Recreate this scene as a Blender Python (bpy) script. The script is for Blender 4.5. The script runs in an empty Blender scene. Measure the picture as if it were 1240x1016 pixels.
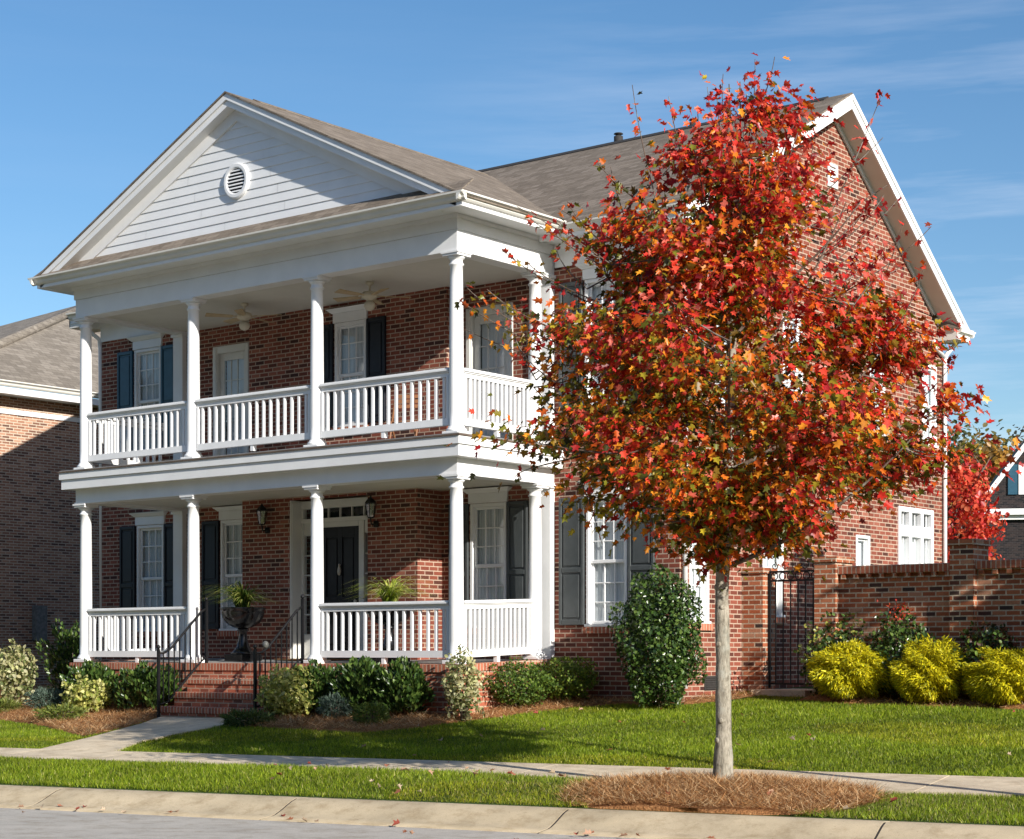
import bpy, math, random
import numpy as np
R = math.radians
scene = bpy.context.scene
COL = scene.collection
rng = np.random.default_rng(7)
random.seed(7)

# ------------------------------------------------------------------ materials
def new_mat(name):
    m = bpy.data.materials.new(name); m.use_nodes = True
    nt = m.node_tree; nt.nodes.clear()
    out = nt.nodes.new('ShaderNodeOutputMaterial')
    return m, nt, out
def N(nt, typ, **kw):
    n = nt.nodes.new(typ)
    for k, v in kw.items():
        if k.startswith('i_'):
            n.inputs[k[2:].replace('_', ' ')].default_value = v
        else: setattr(n, k, v)
    return n
def L(nt, a, b): nt.links.new(a, b)
def ramp(nt, fac, stops, interp='LINEAR'):
    r = nt.nodes.new('ShaderNodeValToRGB'); r.color_ramp.interpolation = interp
    e = r.color_ramp.elements
    while len(e) < len(stops): e.new(0.5)
    for i, (p, c) in enumerate(stops):
        e[i].position = p; e[i].color = (*c, 1) if len(c) == 3 else c
    L(nt, fac, r.inputs[0]); return r.outputs[0]
def mixc(nt, fac, a, b, typ='MIX'):
    m = nt.nodes.new('ShaderNodeMix'); m.data_type = 'RGBA'; m.blend_type = typ
    for s, v in ((0, fac), (6, a), (7, b)):
        if hasattr(v, 'is_linked') or hasattr(v, 'links'): L(nt, v, m.inputs[s])
        else: m.inputs[s].default_value = v if s == 0 else (*v, 1) if len(v) == 3 else v
    return m.outputs[2]
def math_(nt, op, a, b=0.5):
    m = nt.nodes.new('ShaderNodeMath'); m.operation = op
    for s, v in ((0, a), (1, b)):
        if hasattr(v, 'links'): L(nt, v, m.inputs[s])
        else: m.inputs[s].default_value = v
    return m.outputs[0]
def noise(nt, vec, scale, detail=4, rough=.55):
    n = N(nt, 'ShaderNodeTexNoise'); n.inputs['Scale'].default_value = scale
    n.inputs['Detail'].default_value = detail; n.inputs['Roughness'].default_value = rough
    L(nt, vec, n.inputs['Vector']); return n.outputs[0]
def objco(nt): return N(nt, 'ShaderNodeTexCoord').outputs['Object']
def uvco(nt): return N(nt, 'ShaderNodeTexCoord').outputs['UV']
def finish(nt, out, col, rough=.6, spec=.4, bump=None, bstr=.3, bdist=.01):
    b = N(nt, 'ShaderNodeBsdfPrincipled')
    if hasattr(col, 'links'): L(nt, col, b.inputs['Base Color'])
    else: b.inputs['Base Color'].default_value = (*col, 1)
    if hasattr(rough, 'links'): L(nt, rough, b.inputs['Roughness'])
    else: b.inputs['Roughness'].default_value = rough
    b.inputs['Specular IOR Level'].default_value = spec
    if bump is not None:
        bn = N(nt, 'ShaderNodeBump'); bn.inputs['Strength'].default_value = bstr; bn.inputs['Distance'].default_value = bdist
        L(nt, bump, bn.inputs['Height']); L(nt, bn.outputs[0], b.inputs['Normal'])
    L(nt, b.outputs[0], out.inputs[0]); return b
def plain(name, col, rough=.6, var=.12, scale=6, spec=.4, bstr=.12):
    m, nt, out = new_mat(name); co = objco(nt)
    n1 = noise(nt, co, scale, 5); n2 = noise(nt, co, scale * 14, 3)
    lo = [c * (1 - var) for c in col]; hi = [min(1, c * (1 + var * .6)) for c in col]
    c = ramp(nt, n1, [(.3, lo), (.7, hi)])
    finish(nt, out, c, rough, spec, n2, bstr, .004); return m
def brick_mat(name, stops, mortar, bw=.215, bh=.0735, ms=.0095, mortar_var=.25, rot=False, stain=.25):
    m, nt, out = new_mat(name); uv = uvco(nt)
    mp = N(nt, 'ShaderNodeMapping'); L(nt, uv, mp.inputs[0])
    if rot: mp.inputs['Rotation'].default_value = (0, 0, R(90))
    wob = N(nt, 'ShaderNodeTexNoise'); wob.inputs['Scale'].default_value = 5; L(nt, mp.outputs[0], wob.inputs['Vector'])
    vm = N(nt, 'ShaderNodeVectorMath', operation='SCALE'); vm.inputs[3].default_value = .006; L(nt, wob.outputs[1], vm.inputs[0])
    va = N(nt, 'ShaderNodeVectorMath', operation='ADD'); L(nt, mp.outputs[0], va.inputs[0]); L(nt, vm.outputs[0], va.inputs[1])
    b = N(nt, 'ShaderNodeTexBrick'); L(nt, va.outputs[0], b.inputs['Vector'])
    b.offset = 0.0 if rot else 0.5
    for k, v in (('Scale', 1), ('Brick Width', bw), ('Row Height', bh), ('Mortar Size', ms), ('Mortar Smooth', .25), ('Bias', 0)):
        b.inputs[k].default_value = v
    b.inputs['Color1'].default_value = (0, 0, 0, 1); b.inputs['Color2'].default_value = (1, 1, 1, 1); b.inputs['Mortar'].default_value = (.5, .5, .5, 1)
    rnd = N(nt, 'ShaderNodeSeparateColor'); L(nt, b.outputs[0], rnd.inputs[0])
    bc = ramp(nt, rnd.outputs[0], stops)
    fine = noise(nt, uv, 60, 4, .7); big = noise(nt, uv, .9, 5)
    bc = mixc(nt, .55, bc, ramp(nt, fine, [(.3, (.45, .45, .45)), (.7, (1.35, 1.3, 1.25))]), 'MULTIPLY')
    mc = ramp(nt, noise(nt, uv, 22, 3), [(.3, [c * (1 - mortar_var) for c in mortar]), (.7, mortar)])
    c = mixc(nt, b.outputs[1], bc, mc)
    c = mixc(nt, stain, c, ramp(nt, big, [(.3, (.55, .53, .5)), (.65, (1.1, 1.1, 1.1))]), 'MULTIPLY')
    inv = math_(nt, 'SUBTRACT', 1, b.outputs[1]); h = math_(nt, 'ADD', inv, math_(nt, 'MULTIPLY', fine, .35))
    finish(nt, out, c, .85, .25, h, .55, .008); return m
def shingle_mat(name, lo, mid, hi):
    m, nt, out = new_mat(name); uv = uvco(nt)
    wob = N(nt, 'ShaderNodeTexNoise'); wob.inputs['Scale'].default_value = 3; L(nt, uv, wob.inputs['Vector'])
    vm = N(nt, 'ShaderNodeVectorMath', operation='SCALE'); vm.inputs[3].default_value = .008; L(nt, wob.outputs[1], vm.inputs[0])
    va = N(nt, 'ShaderNodeVectorMath', operation='ADD'); L(nt, uv, va.inputs[0]); L(nt, vm.outputs[0], va.inputs[1])
    b = N(nt, 'ShaderNodeTexBrick'); L(nt, va.outputs[0], b.inputs['Vector']); b.offset = .37; b.offset_frequency = 2; b.squash = .7; b.squash_frequency = 3
    for k, v in (('Scale', 1), ('Brick Width', .27), ('Row Height', .135), ('Mortar Size', .006), ('Mortar Smooth', .3)): b.inputs[k].default_value = v
    b.inputs['Color1'].default_value = (0, 0, 0, 1); b.inputs['Color2'].default_value = (1, 1, 1, 1); b.inputs['Mortar'].default_value = (.25, .25, .25, 1)
    sp = N(nt, 'ShaderNodeSeparateColor'); L(nt, b.outputs[0], sp.inputs[0])
    n = noise(nt, uv, 16, 5, .7)
    f = math_(nt, 'ADD', math_(nt, 'MULTIPLY', sp.outputs[0], .38), math_(nt, 'MULTIPLY', n, .62))
    c = ramp(nt, f, [(.25, lo), (.5, mid), (.75, hi)])
    c = mixc(nt, .5, c, ramp(nt, noise(nt, uv, 120, 2, .8), [(.25, (.5, .5, .5)), (.75, (1.4, 1.4, 1.4))]), 'MULTIPLY')
    c = mixc(nt, .25, c, ramp(nt, noise(nt, uv, .8, 5), [(.3, (.78, .78, .78)), (.7, (1.1, 1.08, 1.06))]), 'MULTIPLY')
    c = mixc(nt, math_(nt, 'MULTIPLY', b.outputs[1], .6), c, (lo[0] * .5, lo[1] * .5, lo[2] * .5))
    finish(nt, out, c, .9, .2, math_(nt, 'SUBTRACT', f, b.outputs[1]), .6, .012); return m
def leaf_mat(name, rough=.45, trans=.35, spec=.4, tgain=1.6):
    m, nt, out = new_mat(name)
    a = N(nt, 'ShaderNodeAttribute', attribute_name='tint')
    n = noise(nt, objco(nt), 30, 2)
    c = mixc(nt, .5, a.outputs[0], ramp(nt, n, [(.3, (.6, .6, .6)), (.7, (1.3, 1.3, 1.3))]), 'MULTIPLY')
    b = N(nt, 'ShaderNodeBsdfPrincipled'); L(nt, c, b.inputs['Base Color'])
    b.inputs['Roughness'].default_value = rough; b.inputs['Specular IOR Level'].default_value = spec
    t = N(nt, 'ShaderNodeBsdfTranslucent')
    tc = mixc(nt, 1.0, c, (tgain, tgain, tgain * .8), 'MULTIPLY'); L(nt, tc, t.inputs[0])
    mx = N(nt, 'ShaderNodeMixShader'); mx.inputs[0].default_value = trans
    L(nt, b.outputs[0], mx.inputs[1]); L(nt, t.outputs[0], mx.inputs[2]); L(nt, mx.outputs[0], out.inputs[0]); return m
def glass_mat(name, tint=(.9, .93, .93), base=.12, tr=True):
    m, nt, out = new_mat(name)
    lw = N(nt, 'ShaderNodeLayerWeight'); lw.inputs[0].default_value = .5; fz = math_(nt, 'MULTIPLY', math_(nt, 'POWER', lw.outputs[1], 4.0), .85)
    g = N(nt, 'ShaderNodeBsdfGlossy'); g.inputs['Roughness'].default_value = .02; g.inputs[0].default_value = (1, 1, 1, 1)
    n = noise(nt, objco(nt), 2.2, 1); bn = N(nt, 'ShaderNodeBump'); bn.inputs['Strength'].default_value = .05; bn.inputs['Distance'].default_value = .02
    L(nt, n, bn.inputs['Height']); L(nt, bn.outputs[0], g.inputs['Normal'])
    if tr:
        t = N(nt, 'ShaderNodeBsdfTransparent'); t.inputs[0].default_value = (*tint, 1)
    else:
        t = N(nt, 'ShaderNodeBsdfDiffuse'); t.inputs[0].default_value = (*tint, 1)
    mx = N(nt, 'ShaderNodeMixShader'); L(nt, math_(nt, 'ADD', fz, base), mx.inputs[0])
    L(nt, t.outputs[0], mx.inputs[1]); L(nt, g.outputs[0], mx.inputs[2]); L(nt, mx.outputs[0], out.inputs[0]); return m
def curtain_mat(name, a, b, sc=26):
    m, nt, out = new_mat(name); uv = uvco(nt)
    w = N(nt, 'ShaderNodeTexWave', wave_type='BANDS', bands_direction='X'); w.inputs['Scale'].default_value = sc / 6.28; w.inputs['Distortion'].default_value = 1.2
    L(nt, uv, w.inputs['Vector'])
    finish(nt, out, ramp(nt, w.outputs[1], [(.1, a), (.9, b)]), .9, .1); return m

BR = [(.0, (.055, .023, .019)), (.08, (.105, .037, .026)), (.2, (.165, .048, .032)), (.55, (.23, .063, .039)), (.85, (.285, .085, .054)), (1, (.35, .128, .085))]
M = {}
M['brick'] = brick_mat('red_brick', BR, (.52, .385, .29), ms=.010, stain=.45)
M['base_brick'] = brick_mat('porch_brick', [(0, (.20, .08, .055)), (.2, (.38, .11, .062)), (.7, (.48, .15, .085)), (1, (.54, .20, .12))], (.56, .41, .29), ms=.0105)
M['rowlock'] = brick_mat('rowlock_brick', [(0, (.32, .095, .055)), (.5, (.44, .135, .075)), (1, (.54, .19, .11))], (.56, .42, .31), bw=.30, bh=.0735, rot=True, ms=.011)
M['old_brick'] = brick_mat('garden_wall_brick', [(0, (.05, .035, .03)), (.06, (.10, .045, .035)), (.14, (.28, .085, .04)), (.6, (.42, .125, .055)), (.85, (.46, .17, .085)), (1, (.46, .25, .16))], (.66, .54, .40), mortar_var=.45, ms=.011, stain=.5)
M['far_brick'] = brick_mat('neighbour_brick', [(0, (.14, .075, .055)), (.15, (.22, .115, .08)), (.35, (.34, .17, .11)), (.7, (.43, .22, .14)), (1, (.52, .31, .21))], (.66, .55, .43), bw=.205, bh=.063, ms=.0105)
M['shaded_brick'] = brick_mat('dark_brick_with_shade', [(0, (.008, .008, .010)), (.5, (.022, .017, .018)), (1, (.04, .028, .026))], (.05, .045, .045))  # shade on the distant wall is darkened into this brick colour
M['white'] = plain('white_paint', (.80, .80, .795), .42, .05, 2.5, .4, .05)
M['cream'] = plain('cream_trim', (.70, .69, .64), .45, .05, 3)
M['ceiling'] = plain('ceiling_boards', (.66, .64, .58), .6, .05, 3)
M['gutter'] = plain('gutter_metal', (.74, .72, .66), .35, .05, 3)
M['shutter'] = plain('shutter_paint', (.012, .015, .022), .45, .2, 8, .3)
M['blue_tint_shutter'] = plain('shutter_blue_and_sky_sheen', (.022, .08, .125), .35, .15, 8, .5)  # upper front pair: sky reflection put into dark shutters' colour; distant shutter is blue
M['green_shutter'] = plain('grey_shutter_paint', (.06, .068, .07), .38, .15, 8, .5)
M['iron'] = plain('black_iron', (.010, .010, .011), .45, .2, 30, .25)
M['urn'] = plain('black_urn', (.008, .008, .009), .2, .2, 12, .5)
M['door'] = plain('black_door', (.010, .010, .013), .4, .2, 8, .3)
M['brass'] = plain('pale_metal', (.55, .5, .42), .3, .1, 20, .6)
M['lamp_glass'] = glass_mat('lamp_glass', (.75, .75, .68), .15)
M['dark'] = plain('black_backing', (.012, .013, .016), .7, .1, 5)  # near-black colour for sheets that stand in for unlit interiors
M['glass'] = glass_mat('window_glass', (.90, .93, .94), .06)
M['curtain'] = curtain_mat('curtain', (.58, .60, .62), (.78, .80, .81))
M['blind'] = curtain_mat('blind', (.66, .67, .68), (.80, .81, .82), 60)
M['roof'] = shingle_mat('brown_shingle', (.14, .113, .088), (.20, .163, .128), (.265, .22, .178))
M['far_roof'] = shingle_mat('neighbour_shingle', (.16, .138, .115), (.225, .195, .16), (.29, .255, .215))
M['roof_edge'] = plain('roof_edge', (.035, .032, .03), .8, .2, 12)
M['wood'] = plain('brown_wood', (.23, .10, .045), .5, .3, 12)
M['deck'] = plain('porch_floor', (.30, .30, .29), .6, .15, 5)
M['deck_wood'] = plain('deck_wood', (.14, .10, .075), .7, .3, 8)
M['mat'] = plain('doormat', (.20, .10, .04), .95, .3, 20)
M['fan'] = plain('fan_paint', (.62, .56, .44), .45, .08, 6)
M['fan_blade'] = plain('fan_blade', (.50, .38, .22), .5, .2, 8)
M['maple_leaf'] = leaf_mat('maple_leaf', .40, .34, .4)
M['gloss_leaf'] = leaf_mat('glossy_leaf', .30, .15, .5)
M['matt_leaf'] = leaf_mat('matt_leaf', .55, .3, .3)
M['grass_blade'] = leaf_mat('grass_blade', .5, .4, .3)
M['dry_leaf'] = leaf_mat('dry_leaf', .7, .2, .2)
M['straw'] = leaf_mat('pine_straw', .75, .15, .15)
def ground_mat():
    m, nt, out = new_mat('turf_soil'); co = objco(nt)
    c = ramp(nt, noise(nt, co, 9, 5, .7), [(.3, (.035, .055, .012)), (.55, (.055, .09, .02)), (.75, (.09, .12, .03))])
    c = mixc(nt, .6, c, ramp(nt, noise(nt, co, .7, 4), [(.35, (.75, .75, .7)), (.7, (1.25, 1.2, 1.1))]), 'MULTIPLY')
    finish(nt, out, c, .95, .1, noise(nt, co, 60, 3), .6, .03); return m
M['ground'] = ground_mat()
def mulch_mat():
    m, nt, out = new_mat('mulch'); co = objco(nt)
    c = ramp(nt, noise(nt, co, 34, 6, .75), [(.28, (.11, .05, .02)), (.5, (.36, .17, .07)), (.72, (.60, .34, .16))])
    c = mixc(nt, .6, c, ramp(nt, noise(nt, co, 1.6, 4), [(.35, (.65, .6, .55)), (.7, (1.15, 1.12, 1.1))]), 'MULTIPLY')
    finish(nt, out, c, .95, .1, noise(nt, co, 50, 4), .8, .04); return m
M['mulch'] = mulch_mat()
def concrete_mat(name, col, grit=.35, var=.14):
    m, nt, out = new_mat(name); co = objco(nt)
    c = ramp(nt, noise(nt, co, 1.3, 6, .6), [(.3, [x * (1 - var) for x in col]), (.7, [min(1, x * (1 + var * .6)) for x in col])])
    f = noise(nt, co, 170, 3, .8)
    c = mixc(nt, grit, c, ramp(nt, f, [(.3, (.55, .55, .55)), (.7, (1.4, 1.4, 1.4))]), 'MULTIPLY')
    st = noise(nt, co, 3.5, 8, .75)
    c = mixc(nt, .75, c, ramp(nt, st, [(.30, (.55, .48, .38)), (.52, (1, 1, 1)), (.7, (1.06, 1.05, 1.03))]), 'MULTIPLY')
    sp_ = noise(nt, co, 38, 3, .6)
    c = mixc(nt, .6, c, ramp(nt, sp_, [(.27, (.45, .4, .34)), (.36, (1, 1, 1))]), 'MULTIPLY')
    finish(nt, out, c, .85, .2, f, .35, .006); return m
M['walk'] = concrete_mat('walk_concrete', (.66, .55, .40), .45, .18)
M['curb'] = concrete_mat('curb_concrete', (.53, .435, .295), .45, .22)
M['asphalt'] = concrete_mat('street_asphalt', (.47, .435, .385), .8, .12)
def bark_mat(name, lo, hi, sc=1):
    m, nt, out = new_mat(name); co = objco(nt)
    mp = N(nt, 'ShaderNodeMapping'); mp.inputs['Scale'].default_value = (9 * sc, 9 * sc, 2.2 * sc); L(nt, co, mp.inputs[0])
    n = noise(nt, mp.outputs[0], 2.4, 6, .7)
    c = ramp(nt, n, [(.25, lo), (.6, hi)])
    c = mixc(nt, .55, c, ramp(nt, noise(nt, co, 5, 4), [(.35, (.6, .62, .55)), (.65, (1.1, 1.1, 1.05))]), 'MULTIPLY')
    c = mixc(nt, .8, c, ramp(nt, noise(nt, co, 7, 6, .7), [(.34, (.38, .36, .33)), (.44, (1, 1, 1))]), 'MULTIPLY')
    c = mixc(nt, ramp(nt, noise(nt, co, 3.2, 5, .65), [(.52, (0, 0, 0)), (.62, (.5, .5, .5))]), c, (.40, .41, .36))
    finish(nt, out, c, .85, .2, n, .9, .016); return m
M['bark'] = bark_mat('maple_bark', (.10, .085, .065), (.42, .38, .315), 1.6)
M['twig'] = bark_mat('twig_bark', (.07, .05, .04), (.17, .12, .095))

# ------------------------------------------------------------------ mesh building
class MB:
    def __init__(s, xf=None): s.v = []; s.f = []; s.sm = []; s.xf = xf
    def add(s, verts, faces, smooth=False):
        o = len(s.v)
        s.v += [s.xf(*p) if s.xf else tuple(p) for p in verts]
        s.f += [tuple(i + o for i in f) for f in faces]; s.sm += [smooth] * len(faces); return s
    def quad(s, a, b, c, d): return s.add([a, b, c, d], [(0, 1, 2, 3)])
    def poly(s, pts): return s.add(pts, [tuple(range(len(pts)))])
    def hexa(s, p):      # 8 pts: bottom ring 0-3 ccw from above, top ring 4-7
        return s.add(p, [(3, 2, 1, 0), (4, 5, 6, 7), (0, 1, 5, 4), (1, 2, 6, 5), (2, 3, 7, 6), (3, 0, 4, 7)])
    def box(s, x0, x1, y0, y1, z0, z1):
        return s.hexa([(x0, y0, z0), (x1, y0, z0), (x1, y1, z0), (x0, y1, z0), (x0, y0, z1), (x1, y0, z1), (x1, y1, z1), (x0, y1, z1)])
    def bbox(s, x0, x1, y0, y1, z0, z1, b=.006):   # box with bevelled long edges (octagonal along every axis is overkill: chamfer the front)
        b = min(b, (x1 - x0) / 3, (z1 - z0) / 3, (y1 - y0) / 2)
        p = [(x0, y1, z0), (x1, y1, z0), (x1, y1, z1), (x0, y1, z1), (x0, y0 + b, z0), (x1, y0 + b, z0), (x1, y0 + b, z1), (x0, y0 + b, z1),
             (x0 + b, y0, z0 + b), (x1 - b, y0, z0 + b), (x1 - b, y0, z1 - b), (x0 + b, y0, z1 - b)]
        return s.add(p, [(0, 3, 2, 1), (0, 1, 5, 4), (1, 2, 6, 5), (2, 3, 7, 6), (3, 0, 4, 7), (4, 5, 9, 8), (5, 6, 10, 9), (6, 7, 11, 10), (7, 4, 8, 11), (8, 9, 10, 11)])
    def prism(s, prof, a0, a1, axis):     # closed profile swept straight along axis; prof in the other two axes (cyclic order)
        n = len(prof); vs = []
        for a in (a0, a1):
            for p, q in prof:
                vs.append({'X': (a, p, q), 'Y': (p, a, q), 'Z': (p, q, a)}[axis])
        area = sum(prof[i][0] * prof[(i + 1) % n][1] - prof[(i + 1) % n][0] * prof[i][1] for i in range(n))
        flip = (area < 0) != (axis == 'Y')
        fs = [tuple(reversed(range(n))), tuple(range(n, 2 * n))] + [(i, (i + 1) % n, (i + 1) % n + n, i + n) for i in range(n)]
        if flip: fs = [tuple(reversed(f)) for f in fs]
        return s.add(vs, fs)
    def tube(s, pts, rad, seg=8, caps=True, smooth=True):
        pts = [np.array(p, float) for p in pts]
        if not hasattr(rad, '__len__'): rad = [rad] * len(pts)
        vs = []; fs = []; prev = None
        for i, p in enumerate(pts):
            d = pts[min(i + 1, len(pts) - 1)] - pts[max(i - 1, 0)]; d = d / (np.linalg.norm(d) + 1e-9)
            if prev is None:
                a = np.array([0, 0, 1.]) if abs(d[2]) < .9 else np.array([1., 0, 0])
                u = np.cross(d, a)
            else: u = prev - d * (prev @ d)
            u = u / (np.linalg.norm(u) + 1e-9); prev = u; w = np.cross(d, u)
            for k in range(seg):
                t = 2 * math.pi * k / seg; vs.append(tuple(p + rad[i] * (math.cos(t) * u + math.sin(t) * w)))
        for i in range(len(pts) - 1):
            for k in range(seg):
                a = i * seg + k; b = i * seg + (k + 1) % seg; fs.append((a, b, b + seg, a + seg))
        s.add(vs, fs, smooth)
        if caps:
            o = len(s.v) - len(vs); s.f += [tuple(o + k for k in reversed(range(seg))), tuple(o + len(vs) - seg + k for k in range(seg))]; s.sm += [False, False]
        return s
    def lathe(s, prof, cx, cy, seg=24, smooth=True, cap=True):
        vs = []; fs = []
        for r, z in prof:
            for k in range(seg):
                t = 2 * math.pi * k / seg; vs.append((cx + r * math.cos(t), cy + r * math.sin(t), z))
        n = len(prof)
        for i in range(n - 1):
            for k in range(seg):
                a = i * seg + k; b = i * seg + (k + 1) % seg; fs.append((a, b, b + seg, a + seg))
        o0 = len(s.v); s.add(vs, fs, smooth)
        if cap:
            s.f += [tuple(o0 + k for k in reversed(range(seg))), tuple(o0 + (n - 1) * seg + k for k in range(seg))]; s.sm += [False, False]
        return s
    def build(s, name, mat, parent=None, origin=None):
        me = bpy.data.meshes.new(name)
        o0 = np.array(origin if origin is not None else (world_loc(parent) if parent else (0, 0, 0)))
        me.from_pydata([tuple(np.array(p) - o0) for p in s.v], [], s.f)
        me.polygons.foreach_set('use_smooth', s.sm)
        uvl = me.uv_layers.new(name='UVMap')
        V = np.array(s.v, float)
        uvs = np.zeros((len(me.loops), 2)); k = 0
        for f in s.f:
            P = V[list(f)]
            nrm = np.zeros(3)
            for i in range(len(f)):
                a = P[i] - P[0]; b = P[(i + 1) % len(f)] - P[0]; nrm += np.cross(a, b)
            nrm /= (np.linalg.norm(nrm) + 1e-12)
            t = np.array([-nrm[1], nrm[0], 0.])
            if np.linalg.norm(t) < 1e-3: t = np.array([1., 0, 0])
            t /= np.linalg.norm(t); b = np.cross(nrm, t)
            uvs[k:k + len(f), 0] = P @ t; uvs[k:k + len(f), 1] = P @ b; k += len(f)
        uvl.data.foreach_set('uv', uvs.ravel())
        me.materials.append(mat); me.update()
        return link(name, me, parent, o0 if not parent else None)
WL = {}
def world_loc(o): return WL.get(o.name, (0, 0, 0))
def link(name, me, parent, loc=None):
    o = bpy.data.objects.new(name, me); COL.objects.link(o)
    if parent: o.parent = parent; WL[o.name] = world_loc(parent)
    else:
        if loc is not None: o.location = loc
        WL[o.name] = tuple(o.location)
    return o
def thing(name, label, cat, loc, group=None):
    o = bpy.data.objects.new(name, None); COL.objects.link(o); o.location = loc; o.empty_display_size = .2
    WL[o.name] = tuple(loc); tag(o, label, cat, group); return o
def tag(o, label, cat, group=None):
    o['label'] = label; o['category'] = cat
    if group: o['group'] = group
    return o
def structure(o): o['kind'] = 'structure'; return o
def stuff(o): o['kind'] = 'stuff'; return o
def cards(name, cen, ax, nrm, size, tmpl, faces, tint, mat, parent=None, bend=None):
    """many small leaf faces in one mesh: cen (n,3), ax = leaf direction, nrm = leaf normal, size (n,) or (n,2)"""
    n = len(cen); tm = np.array(tmpl, float); k = len(tm)
    ax = ax / (np.linalg.norm(ax, axis=1, keepdims=True) + 1e-9)
    sx = np.cross(ax, nrm); sx /= (np.linalg.norm(sx, axis=1, keepdims=True) + 1e-9)
    nz = np.cross(sx, ax)
    size = np.asarray(size, float)
    if size.ndim == 1: size = np.stack([size, size], 1)
    P = cen[:, None, :] + tm[None, :, 0, None] * size[:, None, 0, None] * sx[:, None, :] + tm[None, :, 1, None] * size[:, None, 1, None] * ax[:, None, :] + tm[None, :, 2, None] * size[:, None, 1, None] * nz[:, None, :]
    P = P.reshape(-1, 3)
    o0 = np.array(world_loc(parent) if parent else (0, 0, 0)); P = P - o0
    me = bpy.data.meshes.new(name)
    tot = [len(f) for f in faces]; flat = np.concatenate([np.array(f) for f in faces])
    me.vertices.add(n * k); me.vertices.foreach_set('co', P.ravel())
    loops = (flat[None, :] + (np.arange(n) * k)[:, None]).ravel()
    me.loops.add(len(loops)); me.loops.foreach_set('vertex_index', loops.astype(np.int32))
    totals = np.tile(np.array(tot), n); starts = np.concatenate([[0], np.cumsum(totals)[:-1]])
    me.polygons.add(len(totals)); me.polygons.foreach_set('loop_start', starts.astype(np.int32))
    try: me.polygons.foreach_set('loop_total', totals.astype(np.int32))
    except Exception: pass
    me.update(calc_edges=True); me.validate()
    at = me.attributes.new('tint', 'FLOAT_COLOR', 'POINT')
    c = np.ones((n, k, 4)); c[:, :, :3] = tint[:, None, :]; at.data.foreach_set('color', c.ravel())
    me.materials.append(mat)
    return link(name, me, parent)
LEAF5 = ([(0, 0, 0), (.14, -.06, .03), (.46, .10, .10), (.27, .30, .05), (.52, .62, .09), (.18, .60, .03), (0, 1, -.06),
          (-.14, -.06, .03), (-.46, .10, .10), (-.27, .30, .05), (-.52, .62, .09), (-.18, .60, .03)],
         [(0, 1, 2, 3), (0, 3, 4, 5), (0, 5, 6), (0, 8, 7), (0, 9, 8), (0, 11, 10, 9), (0, 6, 11)])
LEAF5 = (LEAF5[0], [(0, 1, 2, 3, 4, 5, 6), (0, 6, 11, 10, 9, 8, 7)])
OVAL = ([(0, 0, 0), (.32, .3, .08), (.34, .62, .08), (0, 1, -.04), (-.34, .62, .08), (-.32, .3, .08)], [(0, 1, 2, 3), (0, 3, 4, 5)])
BLADE = ([(-.5, 0, 0), (.5, 0, 0), (.35, .6, .12), (-.35, .6, .12), (0, 1, .34)], [(0, 1, 2, 3), (3, 2, 4)])
TRI = ([(-.5, 0, 0), (.5, 0, 0), (0, 1, .1)], [(0, 1, 2)])
def pal(n, cols, w=None, jit=.18, r=None):
    r = r or rng; cols = np.array(cols, float)
    idx = r.choice(len(cols), n, p=None if w is None else np.array(w) / sum(w))
    return np.clip(cols[idx] * (1 + r.normal(0, jit, (n, 1))), .003, 1)
def unit(v): return v / (np.linalg.norm(v, axis=-1, keepdims=True) + 1e-9)
# ------------------------------------------------------------------ terrain (street runs 12.5 degrees off the house front)
TH = R(12.5); CT, ST = math.cos(TH), math.sin(TH)
def uv_of(X, Y): return X * CT + Y * ST, -X * ST + Y * CT
def xy_of(u, v): return u * CT - v * ST, u * ST + v * CT
PV = [-9.5, -7.75, -5.85, -4.3, 0, 2, 4, 7, 60, 400]
PZ = [-1.46, -1.35, -1.262, -1.20, -.82, -.6, -.45, -.4, -.4, -.4]
def sstep(a, b, x):
    t = np.clip((x - a) / (b - a), 0, 1); return t * t * (3 - 2 * t)
def T(X, Y):
    u, v = uv_of(np.asarray(X, float), np.asarray(Y, float))
    z = np.interp(v, PV, PZ)
    z = z + .105 * sstep(-7.75, -6.6, v) * (1 - sstep(-6.3, -5.88, v)) * (1 - .75 * sstep(3, 7, u))
    return z - .03 * np.clip(-1 - u, 0, 8) * sstep(-4.3, -1, v)
MU, MV = 6.40, -6.47           # maple stands here (street coordinates)
MX, MY = xy_of(MU, MV)
def mound(u, v):
    d = np.sqrt(((u - MU - .1) / 1.5) ** 2 + ((v - MV + .22) / 1.3) ** 2)
    return .125 * np.clip(1 - d, 0, 1) ** .8
# ground: one sheet to the horizon
def grid_lines(a, b, near, far): pass
us = np.concatenate([[-400, -200, -100, -60, -40, -25], np.arange(-18, 16.01, .5), [20, 30, 45, 70, 120, 220, 400]])
vs_ = np.concatenate([np.arange(-7.78, 8.1, .33), [9, 11, 14, 18, 25, 40, 70, 120, 220, 400]])
mb = MB(); W = len(us)
gv = []
for v in vs_:
    for u in us:
        x, y = xy_of(u, v); gv.append((x, y, float(T(x, y))))
gf = [(j * W + i, j * W + i + 1, (j + 1) * W + i + 1, (j + 1) * W + i) for j in range(len(vs_) - 1) for i in range(W - 1)]
mb.add(gv, gf, True)
structure(mb.build('ground', M['ground']))
def uvz(u, v, z): x, y = xy_of(u, v); return (x, y, z)
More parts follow.
